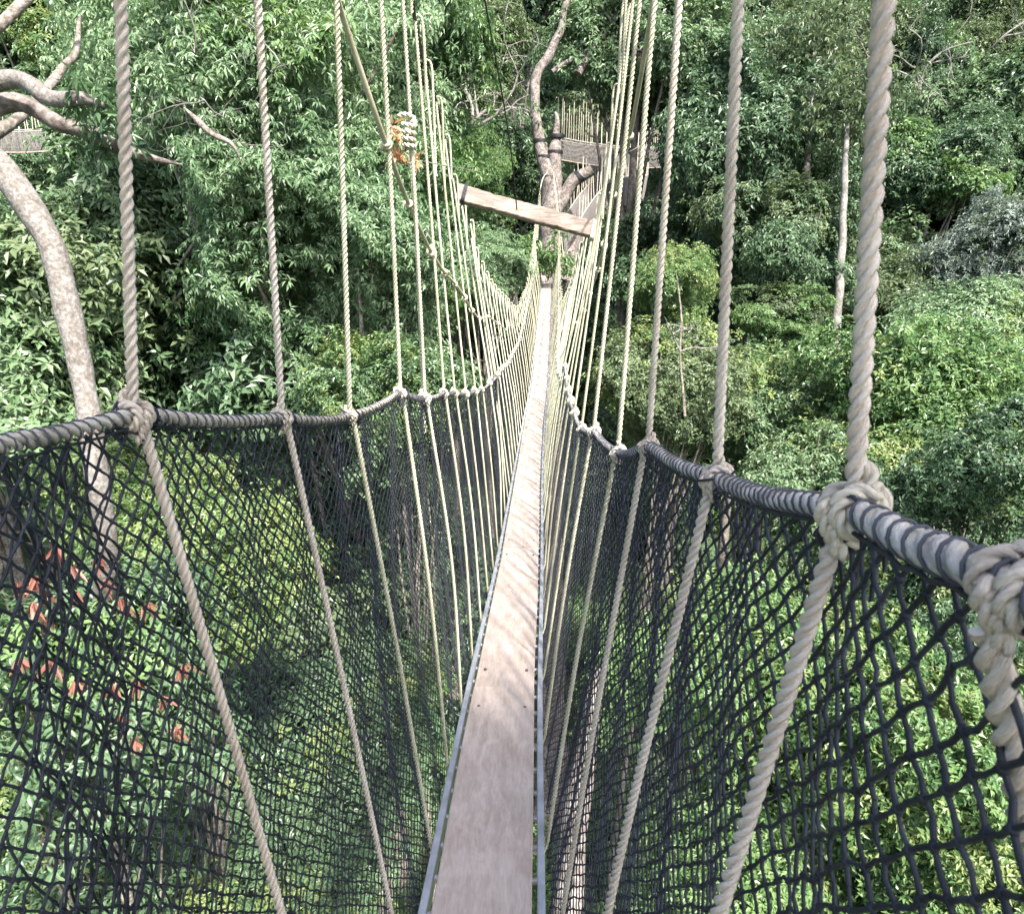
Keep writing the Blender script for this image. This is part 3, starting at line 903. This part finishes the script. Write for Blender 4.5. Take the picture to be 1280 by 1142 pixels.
# near drooping-leaved tree
KA = [kind('drooping', 3.2, 30, .26, M['bark'], nlobe=26, nspray=11500, nleaf=10, L=.130, W=.040, droop=.62, flat=.95, curl=.22, lobe_r=(.2, .36))] * 2
KB = [kind('broad', 4.2, 30, .30, M['bark'], nlobe=30, nspray=8800, nleaf=8, L=.215, W=.092, droop=.3, lobe_r=(.18, .34)) for _ in range(2)]
KC = [kind('forest', 4.6, 30, .24, M['bark_white'], nlobe=26, nspray=7000, nleaf=8, L=.26, W=.125, droop=.25, lobe_r=(.16, .32), fuzz=.2) for _ in range(2)]
KF = [kind('feathery', 4.6, 30, .2, M['bark_white'], nlobe=34, nspray=6500, nleaf=8, L=.24, W=.08, droop=.2, flat=.75, lobe_r=(.10, .24), fuzz=.35) for _ in range(1)]
KS = [kind('small_leaved', 2.2, 24, .10, M['bark'], nlobe=34, nspray=7500, nleaf=9, L=.10, W=.046, droop=.25, lobe_r=(.12, .32), fuzz=.3) for _ in range(2)]
KL = [kind('large_leaved', 1.7, 24, .09, M['bark'], nlobe=16, nspray=2100, nleaf=8, L=.13, W=.040, droop=.45, long=True, lobe_r=(.22, .40), curl=.2) for _ in range(1)]

def tree(name, K, pos, sc, leafm, label, cat='tree', group=None, barkm=None, rot=None, sz=1.0):
    pos = np.asarray(pos, float)
    gz = float(ground_z(pos[0], pos[1]))
    root = empty(name, (pos[0], pos[1], min(gz, pos[2] - 1)))
    tag(root, label, cat, group)
    rot = rng.uniform(0, 6.28) if rot is None else rot
    for nm, me, mt in (('trunk', K['trunk'], barkm), ('crown', K['crown'], leafm)):
        o = link_mesh(nm, me, root, mt)
        o.location = (0, 0, pos[2] - root.location.z)
        o.rotation_euler = (0, 0, rot)
        o.scale = (sc, sc, sc * sz)
    return root

def T(nm, K, px, py, d, sc, leafm, label, **kw):
    return tree(nm, K, at(px, py, d), sc, M[leafm], label, **kw)
# --- left: the big tree with drooping whorls, built as overlapping crowns of several trees
T('drooping_leaved_tree', KA[0], 330, 130, 14.0, 1.15, 'leaf_light', 'glossy green tree with drooping leaf whorls behind the two leftmost hanging ropes', rot=.4)
T('drooping_leaved_tree', KA[1], 445, 320, 14.5, .95, 'leaf_light', 'glossy drooping tree filling the gap behind the left hanger ropes below the beam', rot=2.1)
T('drooping_leaved_tree', KA[1], 265, -40, 16.5, 1.2, 'leaf_light', 'tall drooping tree at the top left between the two leftmost hanging ropes', rot=4.4)
T('drooping_leaved_tree', KA[0], 420, 10, 18.0, 1.2, 'leaf_light', 'drooping tree at the top edge behind the third left rope', rot=5.2)
T('drooping_leaved_tree', KA[0], 605, 350, 20.0, .46, 'leaf_light', 'small drooping tree just left of the far end of the walkway', rot=3.0)
T('drooping_leaved_tree', KA[1], 575, 225, 20.5, .55, 'leaf_bright', 'light green drooping tree top rising behind the left end of the timber beam', rot=1.0)
T('dark_forest_tree', KB[0], 90, 430, 17.0, 1.0, 'leaf', 'dark green tree behind the leaning pale limb above the left net', rot=1.0)
T('dark_forest_tree', KB[1], 300, 470, 17.5, 1.0, 'leaf_deep', 'dark green tree just above the left handrail between its first two knots', rot=2.0)
T('dark_forest_tree', KB[0], -60, 400, 19.0, 1.0, 'leaf_deep', 'dark tree at the left edge under the distant side walkway', rot=5.5)
T('yellow_green_tree', KC[1], 30, 20, 46.0, 1.1, 'leaf_yellow', 'yellow green tree in the top left corner behind the bent limbs')
T('small_leaved_tree', KS[0], 490, 490, 12.5, .75, 'leaf', 'low tree touching the left handrail at its highest knot', rot=1.5)
T('dark_forest_tree', KB[1], 210, 330, 18.5, .9, 'leaf', 'leafy tree between the two leftmost ropes under the dead twigs', rot=4.0)
T('dark_forest_tree', KB[0], 380, 420, 19.0, .85, 'leaf_light', 'leafy tree behind the second and third left ropes above the handrail', rot=2.0)
# --- middle, beyond the hub tree
T('hillside_tree', KF[0], 590, 90, 33, .85, 'leaf_olive', 'grey olive feathery tree behind the thin black line above the beam', rot=1.3)
T('hillside_tree', KC[0], 640, 10, 36, 1.0, 'leaf_deep', 'deep green tree at the top edge above the hub tree', rot=.3)
T('hillside_tree', KB[0], 800, 60, 30, 1.0, 'leaf', 'green tree behind the right hanger ropes at the top edge', rot=2.2)
T('hillside_tree', KC[1], 640, 260, 33, .8, 'leaf_deep', 'dark tree directly behind the hub tree trunk', rot=3.9)
T('hillside_tree', KB[1], 850, 360, 30, .9, 'leaf_deep', 'dark tree right of the far end of the walkway', rot=.9)
# --- right
T('broad_crowned_tree', KB[0], 945, 200, 27, .92, 'leaf_deep', 'blue green tree with a domed crown behind the second right rope', rot=3.3, sz=1.1)
T('broad_crowned_tree', KB[1], 960, 320, 25, .70, 'leaf_deep', 'lower dark crown under the domed blue green tree', rot=1.3)
T('bright_tree', KB[1], 965, 395, 23, .42, 'leaf_bright', 'small bright green flat topped tree left of the white bare trunk', rot=.8, sz=.7)
T('bright_tree', KS[0], 845, 345, 19, .60, 'leaf_bright', 'small bright green tree between the third and fourth right ropes', rot=2.8)
T('grey_green_tree', KF[0], 1235, 330, 27, .66, 'leaf_blue', 'grey blue feathery tree at the right edge below mid height', rot=.2)
T('grey_green_tree', KC[0], 1170, 230, 37, .85, 'leaf_deep', 'dark tree above the grey blue one right of the thickest rope', rot=4.2)
T('tall_dark_tree', KC[1], 1150, 105, 44, .62, 'leaf_deep', 'narrow dark tree standing right of the top of the thickest rope', rot=1.1, sz=1.6)
T('feathery_tree', KF[0], 1235, 80, 50, 1.25, 'leaf_olive', 'pale olive feathery tree in the top right corner', rot=3.1)
T('feathery_tree', KF[0], 1020, 110, 46, 1.2, 'leaf_olive', 'dull olive tree between the two thickest right ropes at the top', rot=5.1)
T('hillside_tree', KC[1], 905, 30, 42, 1.0, 'leaf_deep', 'dark tree at the top edge left of the second right rope', rot=2.7)
T('hillside_shrub', KS[1], 1130, 520, 17, 1.25, 'leaf_bright', 'bright green bush right of the thickest rope above its knot', rot=.7, cat='bush')
T('hillside_shrub', KS[0], 960, 500, 19, 1.1, 'leaf', 'green bush between the first two right knots above the net', rot=2.7, cat='bush')
T('hillside_shrub', KS[1], 1230, 450, 20, 1.15, 'leaf_light', 'pale green bush at the right edge below the grey blue tree', rot=3.7, cat='bush')
T('hillside_shrub', KS[0], 840, 470, 17, .95, 'leaf_olive', 'olive bush beside the fourth right rope above the handrail', rot=5.7, cat='bush')
T('hillside_shrub', KS[1], 1240, 620, 14, 1.0, 'leaf_deep', 'dark bush at the right edge above the big knot', rot=1.7, cat='bush')
T('hillside_shrub', KS[0], 1040, 600, 16, 1.0, 'leaf', 'green bush directly behind the thickest rope knot', rot=4.1, cat='bush')
# --- below, seen through the nets
T('valley_bush', KS[0], 1100, 900, 11.5, 1.1, 'leaf_bright', 'bright small leaved bush seen low through the right net', rot=.5, cat='bush')
T('valley_bush', KS[1], 900, 860, 13.0, 1.1, 'leaf_bright', 'bright bush through the right net beside the deck', rot=1.9, cat='bush')
T('valley_bush', KS[0], 1230, 1090, 10.5, 1.0, 'leaf_bright', 'bush in the bottom right corner under the net', rot=3.1, cat='bush')
T('valley_bush', KS[1], 960, 1130, 12.0, 1.1, 'leaf_bright', 'bush at the bottom edge right of the walkway', rot=4.8, cat='bush')
T('valley_bush', KS[1], 1200, 800, 13.0, .9, 'leaf_deep', 'dark bush behind the second nearest right knot', rot=2.2, cat='bush')
T('valley_bush', KS[0], 250, 700, 9.0, .66, 'leaf_yellow', 'sunny yellow green bush behind the left net beside the first lower rope', rot=5.0, cat='bush')
T('valley_bush', KS[1], 170, 640, 10.5, .60, 'leaf_yellow', 'yellow green bush around the pale limb under the left handrail', rot=.9, cat='bush')
T('valley_tree', KB[0], 430, 760, 17.0, .9, 'leaf_deep', 'dark tree seen through the dense left net', rot=.3)
T('valley_bush', KS[1], 420, 960, 12.0, 1.0, 'leaf_deep', 'green bush low through the left net beside the third rope', rot=3.6, cat='bush')
T('valley_bush', KS[0], 60, 1080, 9.0, .8, 'leaf_deep', 'bush in the bottom left corner behind the bunched net', rot=1.4, cat='bush')
T('valley_bush', KS[0], 330, 1150, 10.5, .8, 'leaf_deep', 'bush at the bottom edge left of the walkway', rot=2.4, cat='bush')
rt = T('red_leaved_bush', KL[0], 105, 870, 7.2, .88, 'leaf_deep', 'large leaved bush with hanging red young leaves behind the left net', rot=.2, cat='bush')
# hanging tassels of red young leaves
mb = MB()
for px, py in [(45, 720), (60, 775), (90, 705), (95, 850), (120, 700), (150, 745), (130, 720), (182, 760), (175, 850), (55, 745), (232, 835), (60, 830), (200, 880), (22, 735), (140, 850), (20, 830), (150, 900), (222, 912), (170, 930), (95, 740), (75, 690), (38, 760)]:
    c = at(px + rng.uniform(-6, 6), py + rng.uniform(-8, 4), 5.6 + rng.uniform(-.2, .2)); n = 10
    d = nrm(rng.normal(0, .35, (n, 3)) + (0, 0, -1)); 
    leaf_faces(mb, np.tile(c, (n, 1)) + rng.normal(0, .012, (n, 3)), d, rdir(n, 0), rng.uniform(.11, .19, n), rng.uniform(.022, .033, n), rng.random(n), 0, True, .1)
o = mb.build('red_leaves', M['leaf_red']); local(rt, o)

# --- shade tree behind the camera, towards the sun: it keeps the near deck and near ropes in shade
sp = np.array((0.0, .9, 28.2)) + np.array(SUN_TO) * 9.0
tree('overhanging_tree', KA[0], sp, .60, M['leaf'], 'leafy tree overhanging the near end of the walkway and shading it', rot=1.0)

# ------------------------------------------------------------------ pale barked tree at the left
pale = empty('pale_barked_tree', at(60, 1500, 6.6))
tag(pale, 'pale barked leaning tree with a bent trunk behind the left handrail', 'tree')
def limb(parent, pts, radii, m, name='limb', sides=10, step=.06, label=None):
    P = spline([at(*p) for p in pts], step)
    r_ = np.interp(np.linspace(0, 1, len(P)), np.linspace(0, 1, len(radii)), radii)
    q = np.arange(len(P)) * step
    r_ = r_ * (1 + .05 * np.sin(q * 5.3) + .035 * np.sin(q * 13.7 + 1))
    P = P + np.stack((np.sin(q * 4.1), np.sin(q * 3.3 + 2), np.sin(q * 5.7)), 1) * r_[:, None] * .12
    mb = MB(); tube(mb, P, r_, sides)
    o = mb.build(name, M[m]); local(parent, o)
    if label: o['label'] = label
    return o
limb(pale, [(60, 1500, 10.5), (112, 900, 8.2), (130, 740, 6.7), (130, 650, 6.3), (118, 560, 6.2), (103, 480, 6.2), (86, 390, 6.2), (66, 312, 6.2), (34, 256, 6.2), (-4, 206, 6.2), (-60, 150, 6.3), (-120, 40, 6.5)], (.13, .12, .095, .1, .105, .105, .1, .095, .09, .10, .12, .14), 'bark_pale', 'trunk', 14)
limb(pale, [(-60, 130, 6.4), (-20, 108, 6.5), (18, 99, 6.5), (42, 106, 6.4), (58, 121, 6.3), (78, 126, 6.3), (106, 124, 6.2), (132, 132, 6.2)], (.11, .095, .078, .076, .075, .068, .058, .02), 'bark_pale', label='thick pale bent limb ending in the leaves')
limb(pale, [(-60, 150, 6.6), (-20, 138, 6.7), (20, 128, 6.8), (48, 138, 6.8), (78, 156, 6.8), (102, 163, 6.8), (170, 192, 7.0), (228, 206, 7.2)], (.11, .09, .08, .075, .07, .058, .04, .008), 'bark_hub', label='darker limb running right under the pale one')
limb(pale, [(-50, 190, 6.8), (20, 150, 7.3), (62, 108, 7.6), (80, 82, 7.8), (94, 64, 7.9), (100, 20, 8.2)], (.08, .06, .05, .045, .035, .015), 'bark')
limb(pale, [(-70, 90, 6.8), (-10, 40, 7.0), (16, 16, 7.1), (38, -4, 7.2), (90, -50, 7.4)], (.08, .06, .055, .05, .03), 'bark')
def sprig(parent, c, rad, n, L, W, m, name='foliage', droop=.6, nl=10):
    """loose leafy twig end"""
    P = c + rng.normal(0, 1, (n, 3)) * np.asarray(rad) * .5
    k = n * nl
    B = np.repeat(P, nl, 0)
    d = nrm(rng.normal(0, .7, (k, 3)) + (0, 0, -droop))
    mb = MB()
    LL = L * rng.uniform(.7, 1.2, k)
    leaf_faces(mb, B + d * .03, d, nrm(rng.normal(0, .4, (k, 3)) + (0, 0, 1)), LL, W * LL / L, np.repeat(rng.random(n), nl) * .6 + rng.random(k) * .4)
    o = mb.build(name, M[m], None, False)
    if parent is not None: local(parent, o)
    return o
sprig(pale, at(122, 122, 6.3), (.28, .2, .18), 26, .13, .04, 'leaf')
sprig(pale, at(118, 168, 6.9), (.30, .2, .22), 34, .13, .04, 'leaf_deep')

# ------------------------------------------------------------------ bare twigs
def twigs(parent, c, size, m='bark_white', r0=.03, n=5, up=(0, 0, .3), depth=3):
    mb = MB()
    def grow(p, d, L, r_, k):
        pts = [p]
        for q in range(5):
            d = nrm(d + rng.normal(0, .28, 3)); pts.append(pts[-1] + d * L / 5)
        P = spline(pts, L / 10); tube(mb, P, np.linspace(r_, r_ * .45, len(P)), 5)
        if k > 0:
            for _ in range(3):
                i = rng.integers(2, 6)
                grow(pts[i], nrm(d + rng.normal(0, .75, 3)), L * rng.uniform(.5, .75), r_ * .5, k - 1)
    for _ in range(n):
        grow(np.asarray(c, float), nrm(rng.normal(0, .8, 3) + up), size, r_=r0, k=depth - 1)
    o = mb.build('dead_branch', M[m]); local(parent, o)
    return o
def find(lbl):
    return next(o for o in bpy.data.objects if o.get('label', '').startswith(lbl))
bt = find('glossy green tree with drooping')
twigs(bt, at(255, 125, 10.3), 1.0, r0=.014, n=3)
twigs(bt, at(245, 60, 10.6), 1.0, r0=.013, n=2)
twigs(bt, at(350, 80, 10.6), .8, r0=.011, n=2)
limb(bt, [(230, 135, 10.5), (262, 165, 10.2), (290, 180, 10.2), (302, 205, 10.4)], (.012, .045, .04, .008), 'bark', step=.08)
twigs(find('grey olive feathery tree behind'), at(590, 165, 27), 2.6, r0=.07, n=4, up=(0, 0, 1))
twigs(find('pale olive feathery'), at(1150, 120, 40), 4, r0=.07, n=3, up=(0, 0, 1))
twigs(find('pale olive feathery'), at(1240, 60, 42), 3, r0=.06, n=2, up=(0, 0, .6))
twigs(find('grey blue feathery'), at(1255, 390, 27), 2.0, r0=.05, n=3, up=(0, 0, .6))
twigs(find('green bush directly behind'), at(850, 440, 14), .8, r0=.02, n=2, up=(0, 0, 1))

# ------------------------------------------------------------------ bare white trunks on the slope
def bare_trunk(pts, radii, label, m='bark_white'):
    base = at(*pts[0]); t = empty('bare_trunk_tree', base); tag(t, label, 'tree')
    limb(t, pts, radii, m, 'trunk', 10, .3)
    return t
b1 = bare_trunk([(1036, 560, 23), (1048, 370, 23), (1053, 290, 23), (1056, 215, 23), (1060, 120, 23.5)], (.17, .15, .13, .10, .06), 'tree with a tall bare white trunk left of the thickest rope')
sprig(b1, at(1060, 130, 23.5), (1.6, 1.6, 1.4), 420, .19, .08, 'leaf_olive', 'crown')
b2 = bare_trunk([(1004, 300, 26), (1010, 185, 26), (1013, 120, 26), (1020, 50, 26.5)], (.14, .12, .10, .06), 'tree with a short white bare trunk above the white trunked one')
sprig(b2, at(1018, 55, 26.5), (1.9, 1.8, 1.5), 460, .20, .085, 'leaf_olive', 'crown')
b3 = bare_trunk([(856, 520, 15), (850, 440, 15), (852, 400, 15), (846, 345, 15)], (.03, .025, .022, .015), 'thin bare stem between the third and fourth right ropes', 'bark')
b4 = bare_trunk([(690, 1230, 6.2), (707, 1142, 6.3), (722, 1010, 6.6), (738, 900, 7.0), (748, 840, 7.4)], (.16, .14, .12, .095, .07), 'grey leaning trunk seen through the right net beside the deck', 'bark_hub')

# ------------------------------------------------------------------ hub tree at the far end, with its platform
hub = empty('platform_tree', at(690, 900, 29)); tag(hub, 'stout forked tree carrying the far end of the walkway', 'tree')
D = 28.6
limb(hub, [(688, 1100, D + .3), (688, 600, D + .2), (689, 360, D), (688, 300, D), (689, 250, D), (688, 222, D)], (.75, .62, .50, .47, .44, .42), 'bark_hub', 'trunk', 16, .25)
limb(hub, [(688, 232, D), (680, 200, D), (672, 165, D), (668, 120, D), (672, 92, D), (684, 72, D), (700, 40, D), (706, 10, D), (720, -30, D)], (.34, .26, .22, .19, .19, .18, .14, .12, .06), 'bark_hub', step=.2)
limb(hub, [(690, 236, D), (694, 205, D), (694, 175, D), (697, 150, D), (694, 140, D)], (.34, .27, .26, .14, .05), 'bark_hub', step=.2)
limb(hub, [(694, 262, D), (708, 240, D), (722, 222, D - .1), (740, 212, D - .2)], (.30, .26, .24, .22), 'bark_hub', step=.2)
limb(hub, [(690, 90, D + .3), (716, 74, D + .4), (745, 66, D + .6), (790, 62, D + .8), (820, 70, D + 1)], (.09, .10, .09, .08, .03), 'bark_hub', step=.2)
limb(hub, [(722, 92, D + .3), (735, 70, D + .4), (770, 20, D + .6), (776, -10, D + .6)], (.16, .13, .12, .08), 'bark_hub', step=.2)
for px, py, rr_ in ((680, 196, .30), (694, 190, .30), (675, 176, .26), (696, 170, .285), (686, 222, .42)):
    mb = MB(); c = at(px, py, D); tube(mb, np.array([c - (0, 0, .07), c - (0, 0, .02), c + (0, 0, .06)]), (rr_, rr_ * 1.02, rr_), 16)
    local(hub, mb.build('rubber_band', M['cable']))
mb = MB(); c = at(724, 221, D - .1); tube(mb, np.array([c - (.06, 0, .05), c + (.05, 0, .06)]), (.265, .262), 14); local(hub, mb.build('rubber_band', M['cable']))
sprig(hub, at(668, 150, D), (.8, .8, .8), 24, .24, .09, 'leaf')
# platform
pf = empty('tree_platform', at(690, 330, D)); tag(pf, 'round boarded platform around the trunk at the far end of the walkway', 'platform')
pc = deck(END_Y) + np.array((.0, 1.25, -.02))
rb = MB()
for k in range(36):
    a_ = k / 36 * 2 * math.pi
    if abs((a_ - 1.5 * math.pi + math.pi) % (2 * math.pi) - math.pi) < .30: continue
    e = np.array((math.cos(a_), math.sin(a_), 0))
    mb = MB(); box(mb, pc + e * 1.20 + (0, 0, .38 + .03 * math.sin(k * 3)), np.cross(e, (0, 0, 1)), e, (0, 0, 1), .075, .012, .50 + .03 * math.sin(k * 5))
    local(pf, mb.build('board', M['slat'], None, False))
for k in range(12):
    mb = MB(); x_ = -1.1 + k * .2; hl = math.sqrt(max(1.2 ** 2 - x_ ** 2, .1))
    box(mb, pc + (x_, 0, -.03), (1, 0, 0), (0, 1, 0), (0, 0, 1), .094, hl, .02)
    local(pf, mb.build('floor_board', M['slat'], None, False))
for a_ in (-.7, .5, 2.2, 3.8):
    e = np.array((math.cos(a_), math.sin(a_), 0)); mb = MB()
    tube(mb, np.array([pc + e * 1.1 + (0, 0, -.08), pc + e * .4 + (0, 0, -1.2)]), .06, 6); local(pf, mb.build('strut', M['slat']))
for s_ in (-1, 1):
    mb = MB(); a0 = cable(s_, 28.8); tube(mb, spline([at(688 + s_ * 4, 215, D - .45), a0 + (0, -.4, -.4), pc + (s_ * .55, -1.05, .9), pc + (s_ * .6, -1.1, .0)], .1), .014, 6)
    local(pf, mb.build('stay_rope', M['rope_far']))

# ------------------------------------------------------------------ other walkways of the circuit
def side_walk(pts, label, net_h=1.0, gap=.16, up=.55, off=(0, .35, 0)):
    P = spline(pts, gap); root = empty('side_walkway', P[0]); tag(root, label, 'walkway')
    T_ = nrm(np.gradient(P, axis=0)); S = nrm(np.cross(T_, (0, 0, 1.0)))
    ys = P
    mb = MB(); w_ = .17
    V = np.stack([P + S * x + np.array((0, 0, z)) for x, z in ((-w_, .02), (w_, .02), (w_, -.03), (-w_, -.03))], 1)
    n = len(P); i = np.arange(n - 1)[:, None]; j = np.arange(4)[None]; j2 = (j + 1) % 4
    mb.add(V.reshape(-1, 3), np.stack((i * 4 + j, i * 4 + j2, (i + 1) * 4 + j2, (i + 1) * 4 + j), -1).reshape(-1, 4))
    local(root, mb.build('deck', M['plank'], None, False))
    for s_ in (-1, 1):
        top = P + S * s_ * .38 + (0, 0, net_h); bot = P + S * s_ * .19
        mb = MB(); tube(mb, top, .022, 6); local(root, mb.build('handrail_rope', M['rope_rail']))
        # close vertical cords of the net
        Pm = resample(P, gap / 3); k = len(Pm)
        Tm = nrm(np.gradient(Pm, axis=0)); Sm = nrm(np.cross(Tm, (0, 0, 1.0)))
        A_ = Pm + Sm * s_ * .38 + (0, 0, net_h); B_ = Pm + Sm * s_ * .19
        mb = MB(); segs(mb, A_, B_ + rng.normal(0, .01, B_.shape), .011, 4)
        for h_ in np.linspace(.1, .9, 7): tube(mb, A_ + (B_ - A_) * h_ + rng.normal(0, .006, A_.shape), .006, 4, caps=False)
        local(root, mb.build('side_net', M['netgrey'], None))
        mb = MB(); A2 = top[::2]; segs(mb, A2, A2 + np.stack((rng.normal(0, .03, len(A2)), rng.normal(0, .03, len(A2)), up * rng.uniform(.7, 1.3, len(A2))), 1), .014, 5)
        tag(local(root, mb.build('hanger_ropes', M['rope'], None)), kind='stuff')
    return root
m, nt, b, out = mat('net_grey')
b.inputs['Base Color'].default_value = (.21, .19, .18, 1); b.inputs['Roughness'].default_value = .8
M['netgrey'] = m
side_walk([at(-120, 176, 34), at(0, 190, 35), at(60, 189, 36), at(100, 188, 37), at(190, 180, 40)], 'distant net sided walkway at the left edge behind the bent limbs', net_h=.95)
side_walk([at(712, 318, 29.6), at(738, 280, 31), at(760, 262, 34), at(800, 250, 42)], 'short net sided walkway leaving the far platform to the right', net_h=1.3, up=1.0)
side_walk([at(700, 200, 42), at(740, 206, 43), at(800, 210, 44), at(870, 204, 47), at(930, 190, 52)], 'distant walkway crossing behind the right hanger ropes', net_h=1.1, up=2.0)

# ------------------------------------------------------------------ small foliage close to the bridge
t1 = empty('leafy_sprig', at(675, 325, 24)); tag(t1, 'bright leafy sprig hiding the far end of the walkway', 'branch')
sprig(t1, at(668, 322, 24.5), (1.5, .7, .65), 130, .26, .085, 'leaf_bright')
mb = MB(); tube(mb, spline([at(640, 380, 24.6), at(655, 345, 24.6), at(680, 318, 24.3), at(695, 312, 24.2)], .1), .02, 5); local(t1, mb.build('twig', M['bark']))
t1 = empty('dry_leaf_spray', at(500, 185, 3.25)); tag(t1, 'orange dry leaves caught by the big knot on the left hangers', 'leaves')
def blades(parent, c, n, L, W, d0, m='leaf_orange'):
    mb = MB(); d = nrm(rng.normal(0, .55, (n, 3)) + d0)
    leaf_faces(mb, np.tile(c, (n, 1)) + rng.normal(0, .008, (n, 3)), d, rdir(n), rng.uniform(.5, 1.1, n) * L, np.full(n, W), rng.random(n), 0, True, .2)
    local(parent, mb.build('leaf_cluster', M[m]))
blades(t1, at(492, 160, 3.3), 16, .07, .016, (.6, 0, -.6)); blades(t1, at(500, 172, 3.3), 10, .05, .012, (0, 0, -.6))
blades(t1, at(500, 196, 3.35), 22, .07, .012, (0, 0, -.1)); blades(t1, at(515, 200, 3.35), 20, .06, .011, (.3, 0, .1)); blades(t1, at(495, 198, 3.35), 16, .06, .012, (-.7, 0, .1))
mb = MB(); tube(mb, spline([at(487, 156, 3.3), at(500, 170, 3.3), at(508, 195, 3.35), at(540, 204, 3.5), at(600, 215, 4.4)], .02), .0025, 5); local(t1, mb.build('twig', M['bark']))

# ------------------------------------------------------------------ masses nobody could count: undergrowth and far forest
def scatter(name, P, S, crown_ob, m, label, cat):
    me = bpy.data.meshes.new(name); me.from_pydata([tuple(p) for p in P], [], []); me.update()
    a = me.attributes.new('sc', 'FLOAT', 'POINT'); a.data.foreach_set('value', np.asarray(S, np.float32))
    a = me.attributes.new('rz', 'FLOAT', 'POINT'); a.data.foreach_set('value', rng.uniform(0, 6.28, len(P)).astype(np.float32))
    ob = bpy.data.objects.new(name, me); COL.objects.link(ob)
    ng = bpy.data.node_groups.new(name, 'GeometryNodeTree')
    ng.interface.new_socket('Geometry', in_out='INPUT', socket_type='NodeSocketGeometry')
    ng.interface.new_socket('Geometry', in_out='OUTPUT', socket_type='NodeSocketGeometry')
    gi = ng.nodes.new('NodeGroupInput'); go = ng.nodes.new('NodeGroupOutput')
    oi = ng.nodes.new('GeometryNodeObjectInfo'); oi.inputs['Object'].default_value = crown_ob; oi.transform_space = 'ORIGINAL'
    sm = ng.nodes.new('GeometryNodeSetMaterial'); sm.inputs['Material'].default_value = m
    ip = ng.nodes.new('GeometryNodeInstanceOnPoints')
    na = ng.nodes.new('GeometryNodeInputNamedAttribute'); na.data_type = 'FLOAT'; na.inputs['Name'].default_value = 'sc'
    nz = ng.nodes.new('GeometryNodeInputNamedAttribute'); nz.data_type = 'FLOAT'; nz.inputs['Name'].default_value = 'rz'
    cx = ng.nodes.new('ShaderNodeCombineXYZ')
    ng.links.new(nz.outputs['Attribute'], cx.inputs[2]); ng.links.new(cx.outputs[0], ip.inputs['Rotation'])
    c2 = ng.nodes.new('ShaderNodeCombineXYZ')
    for q in range(3): ng.links.new(na.outputs['Attribute'], c2.inputs[q])
    ng.links.new(c2.outputs[0], ip.inputs['Scale'])
    ng.links.new(gi.outputs[0], ip.inputs['Points']); ng.links.new(oi.outputs['Geometry'], sm.inputs['Geometry']); ng.links.new(sm.outputs[0], ip.inputs['Instance'])
    ng.links.new(ip.outputs[0], go.inputs[0])
    md = ob.modifiers.new('scatter', 'NODES'); md.node_group = ng
    tag(ob, label, cat, kind='stuff')
    return ob
def crown_of(lbl):
    return next(c for c in find(lbl).children if c.name.startswith('crown'))
def spread(n, y0, y1, half, dmin, zoff, jz=.8):
    pts = []
    q = 0
    while len(pts) < n and q < n * 40:
        q += 1
        y = rng.uniform(y0, y1); x = rng.uniform(-1, 1) * (half * y + 8)
        if all((x - a) ** 2 + (y - b_) ** 2 > (dmin * (1 + y / 120)) ** 2 for a, b_, _ in pts[-400:]):
            pts.append((x, y, float(ground_z(x, y)) + rng.uniform(*zoff)))
    return np.array(pts)
srcB, srcB2 = crown_of('bright bush through the right net'), crown_of('bush in the bottom left corner')
srcK, srcC, srcF = crown_of('blue green tree with'), crown_of('dark tree directly behind'), crown_of('pale olive feathery')
for nm, n, y0, y1, dm, zo, src, m, sc_, lb in (
    ('undergrowth', 330, 2, 75, 2.1, (.3, 2.2), srcB, 'leaf', (.9, 1.5), 'mixed green undergrowth covering the valley floor and slope'),
    ('undergrowth', 170, 2, 75, 2.6, (.5, 3.0), srcB2, 'leaf_bright', (.9, 1.5), 'brighter green scrub growing among the undergrowth'),
    ('undergrowth', 120, 4, 75, 3.0, (.5, 2.5), srcB, 'leaf_olive', (.9, 1.4), 'olive tinted scrub scattered over the slope'),
    ('far_forest', 170, 30, 150, 4.6, (3, 8), srcK, 'leaf_deep', (.7, 1.25), 'dark crowns of the continuous forest on the far slope'),
    ('far_forest', 170, 34, 170, 4.6, (4, 9), srcC, 'leaf', (.7, 1.2), 'mid green crowns of the continuous forest on the far slope'),
    ('far_forest', 110, 36, 170, 5.5, (5, 10), srcF, 'leaf_olive', (.7, 1.2), 'feathery olive crowns of the continuous forest on the far slope')):
    P = spread(n, y0, y1, .85, dm, zo)
    scatter(nm, P, rng.uniform(*sc_, len(P)), src, M[m], lb, 'undergrowth' if nm == 'undergrowth' else 'forest')
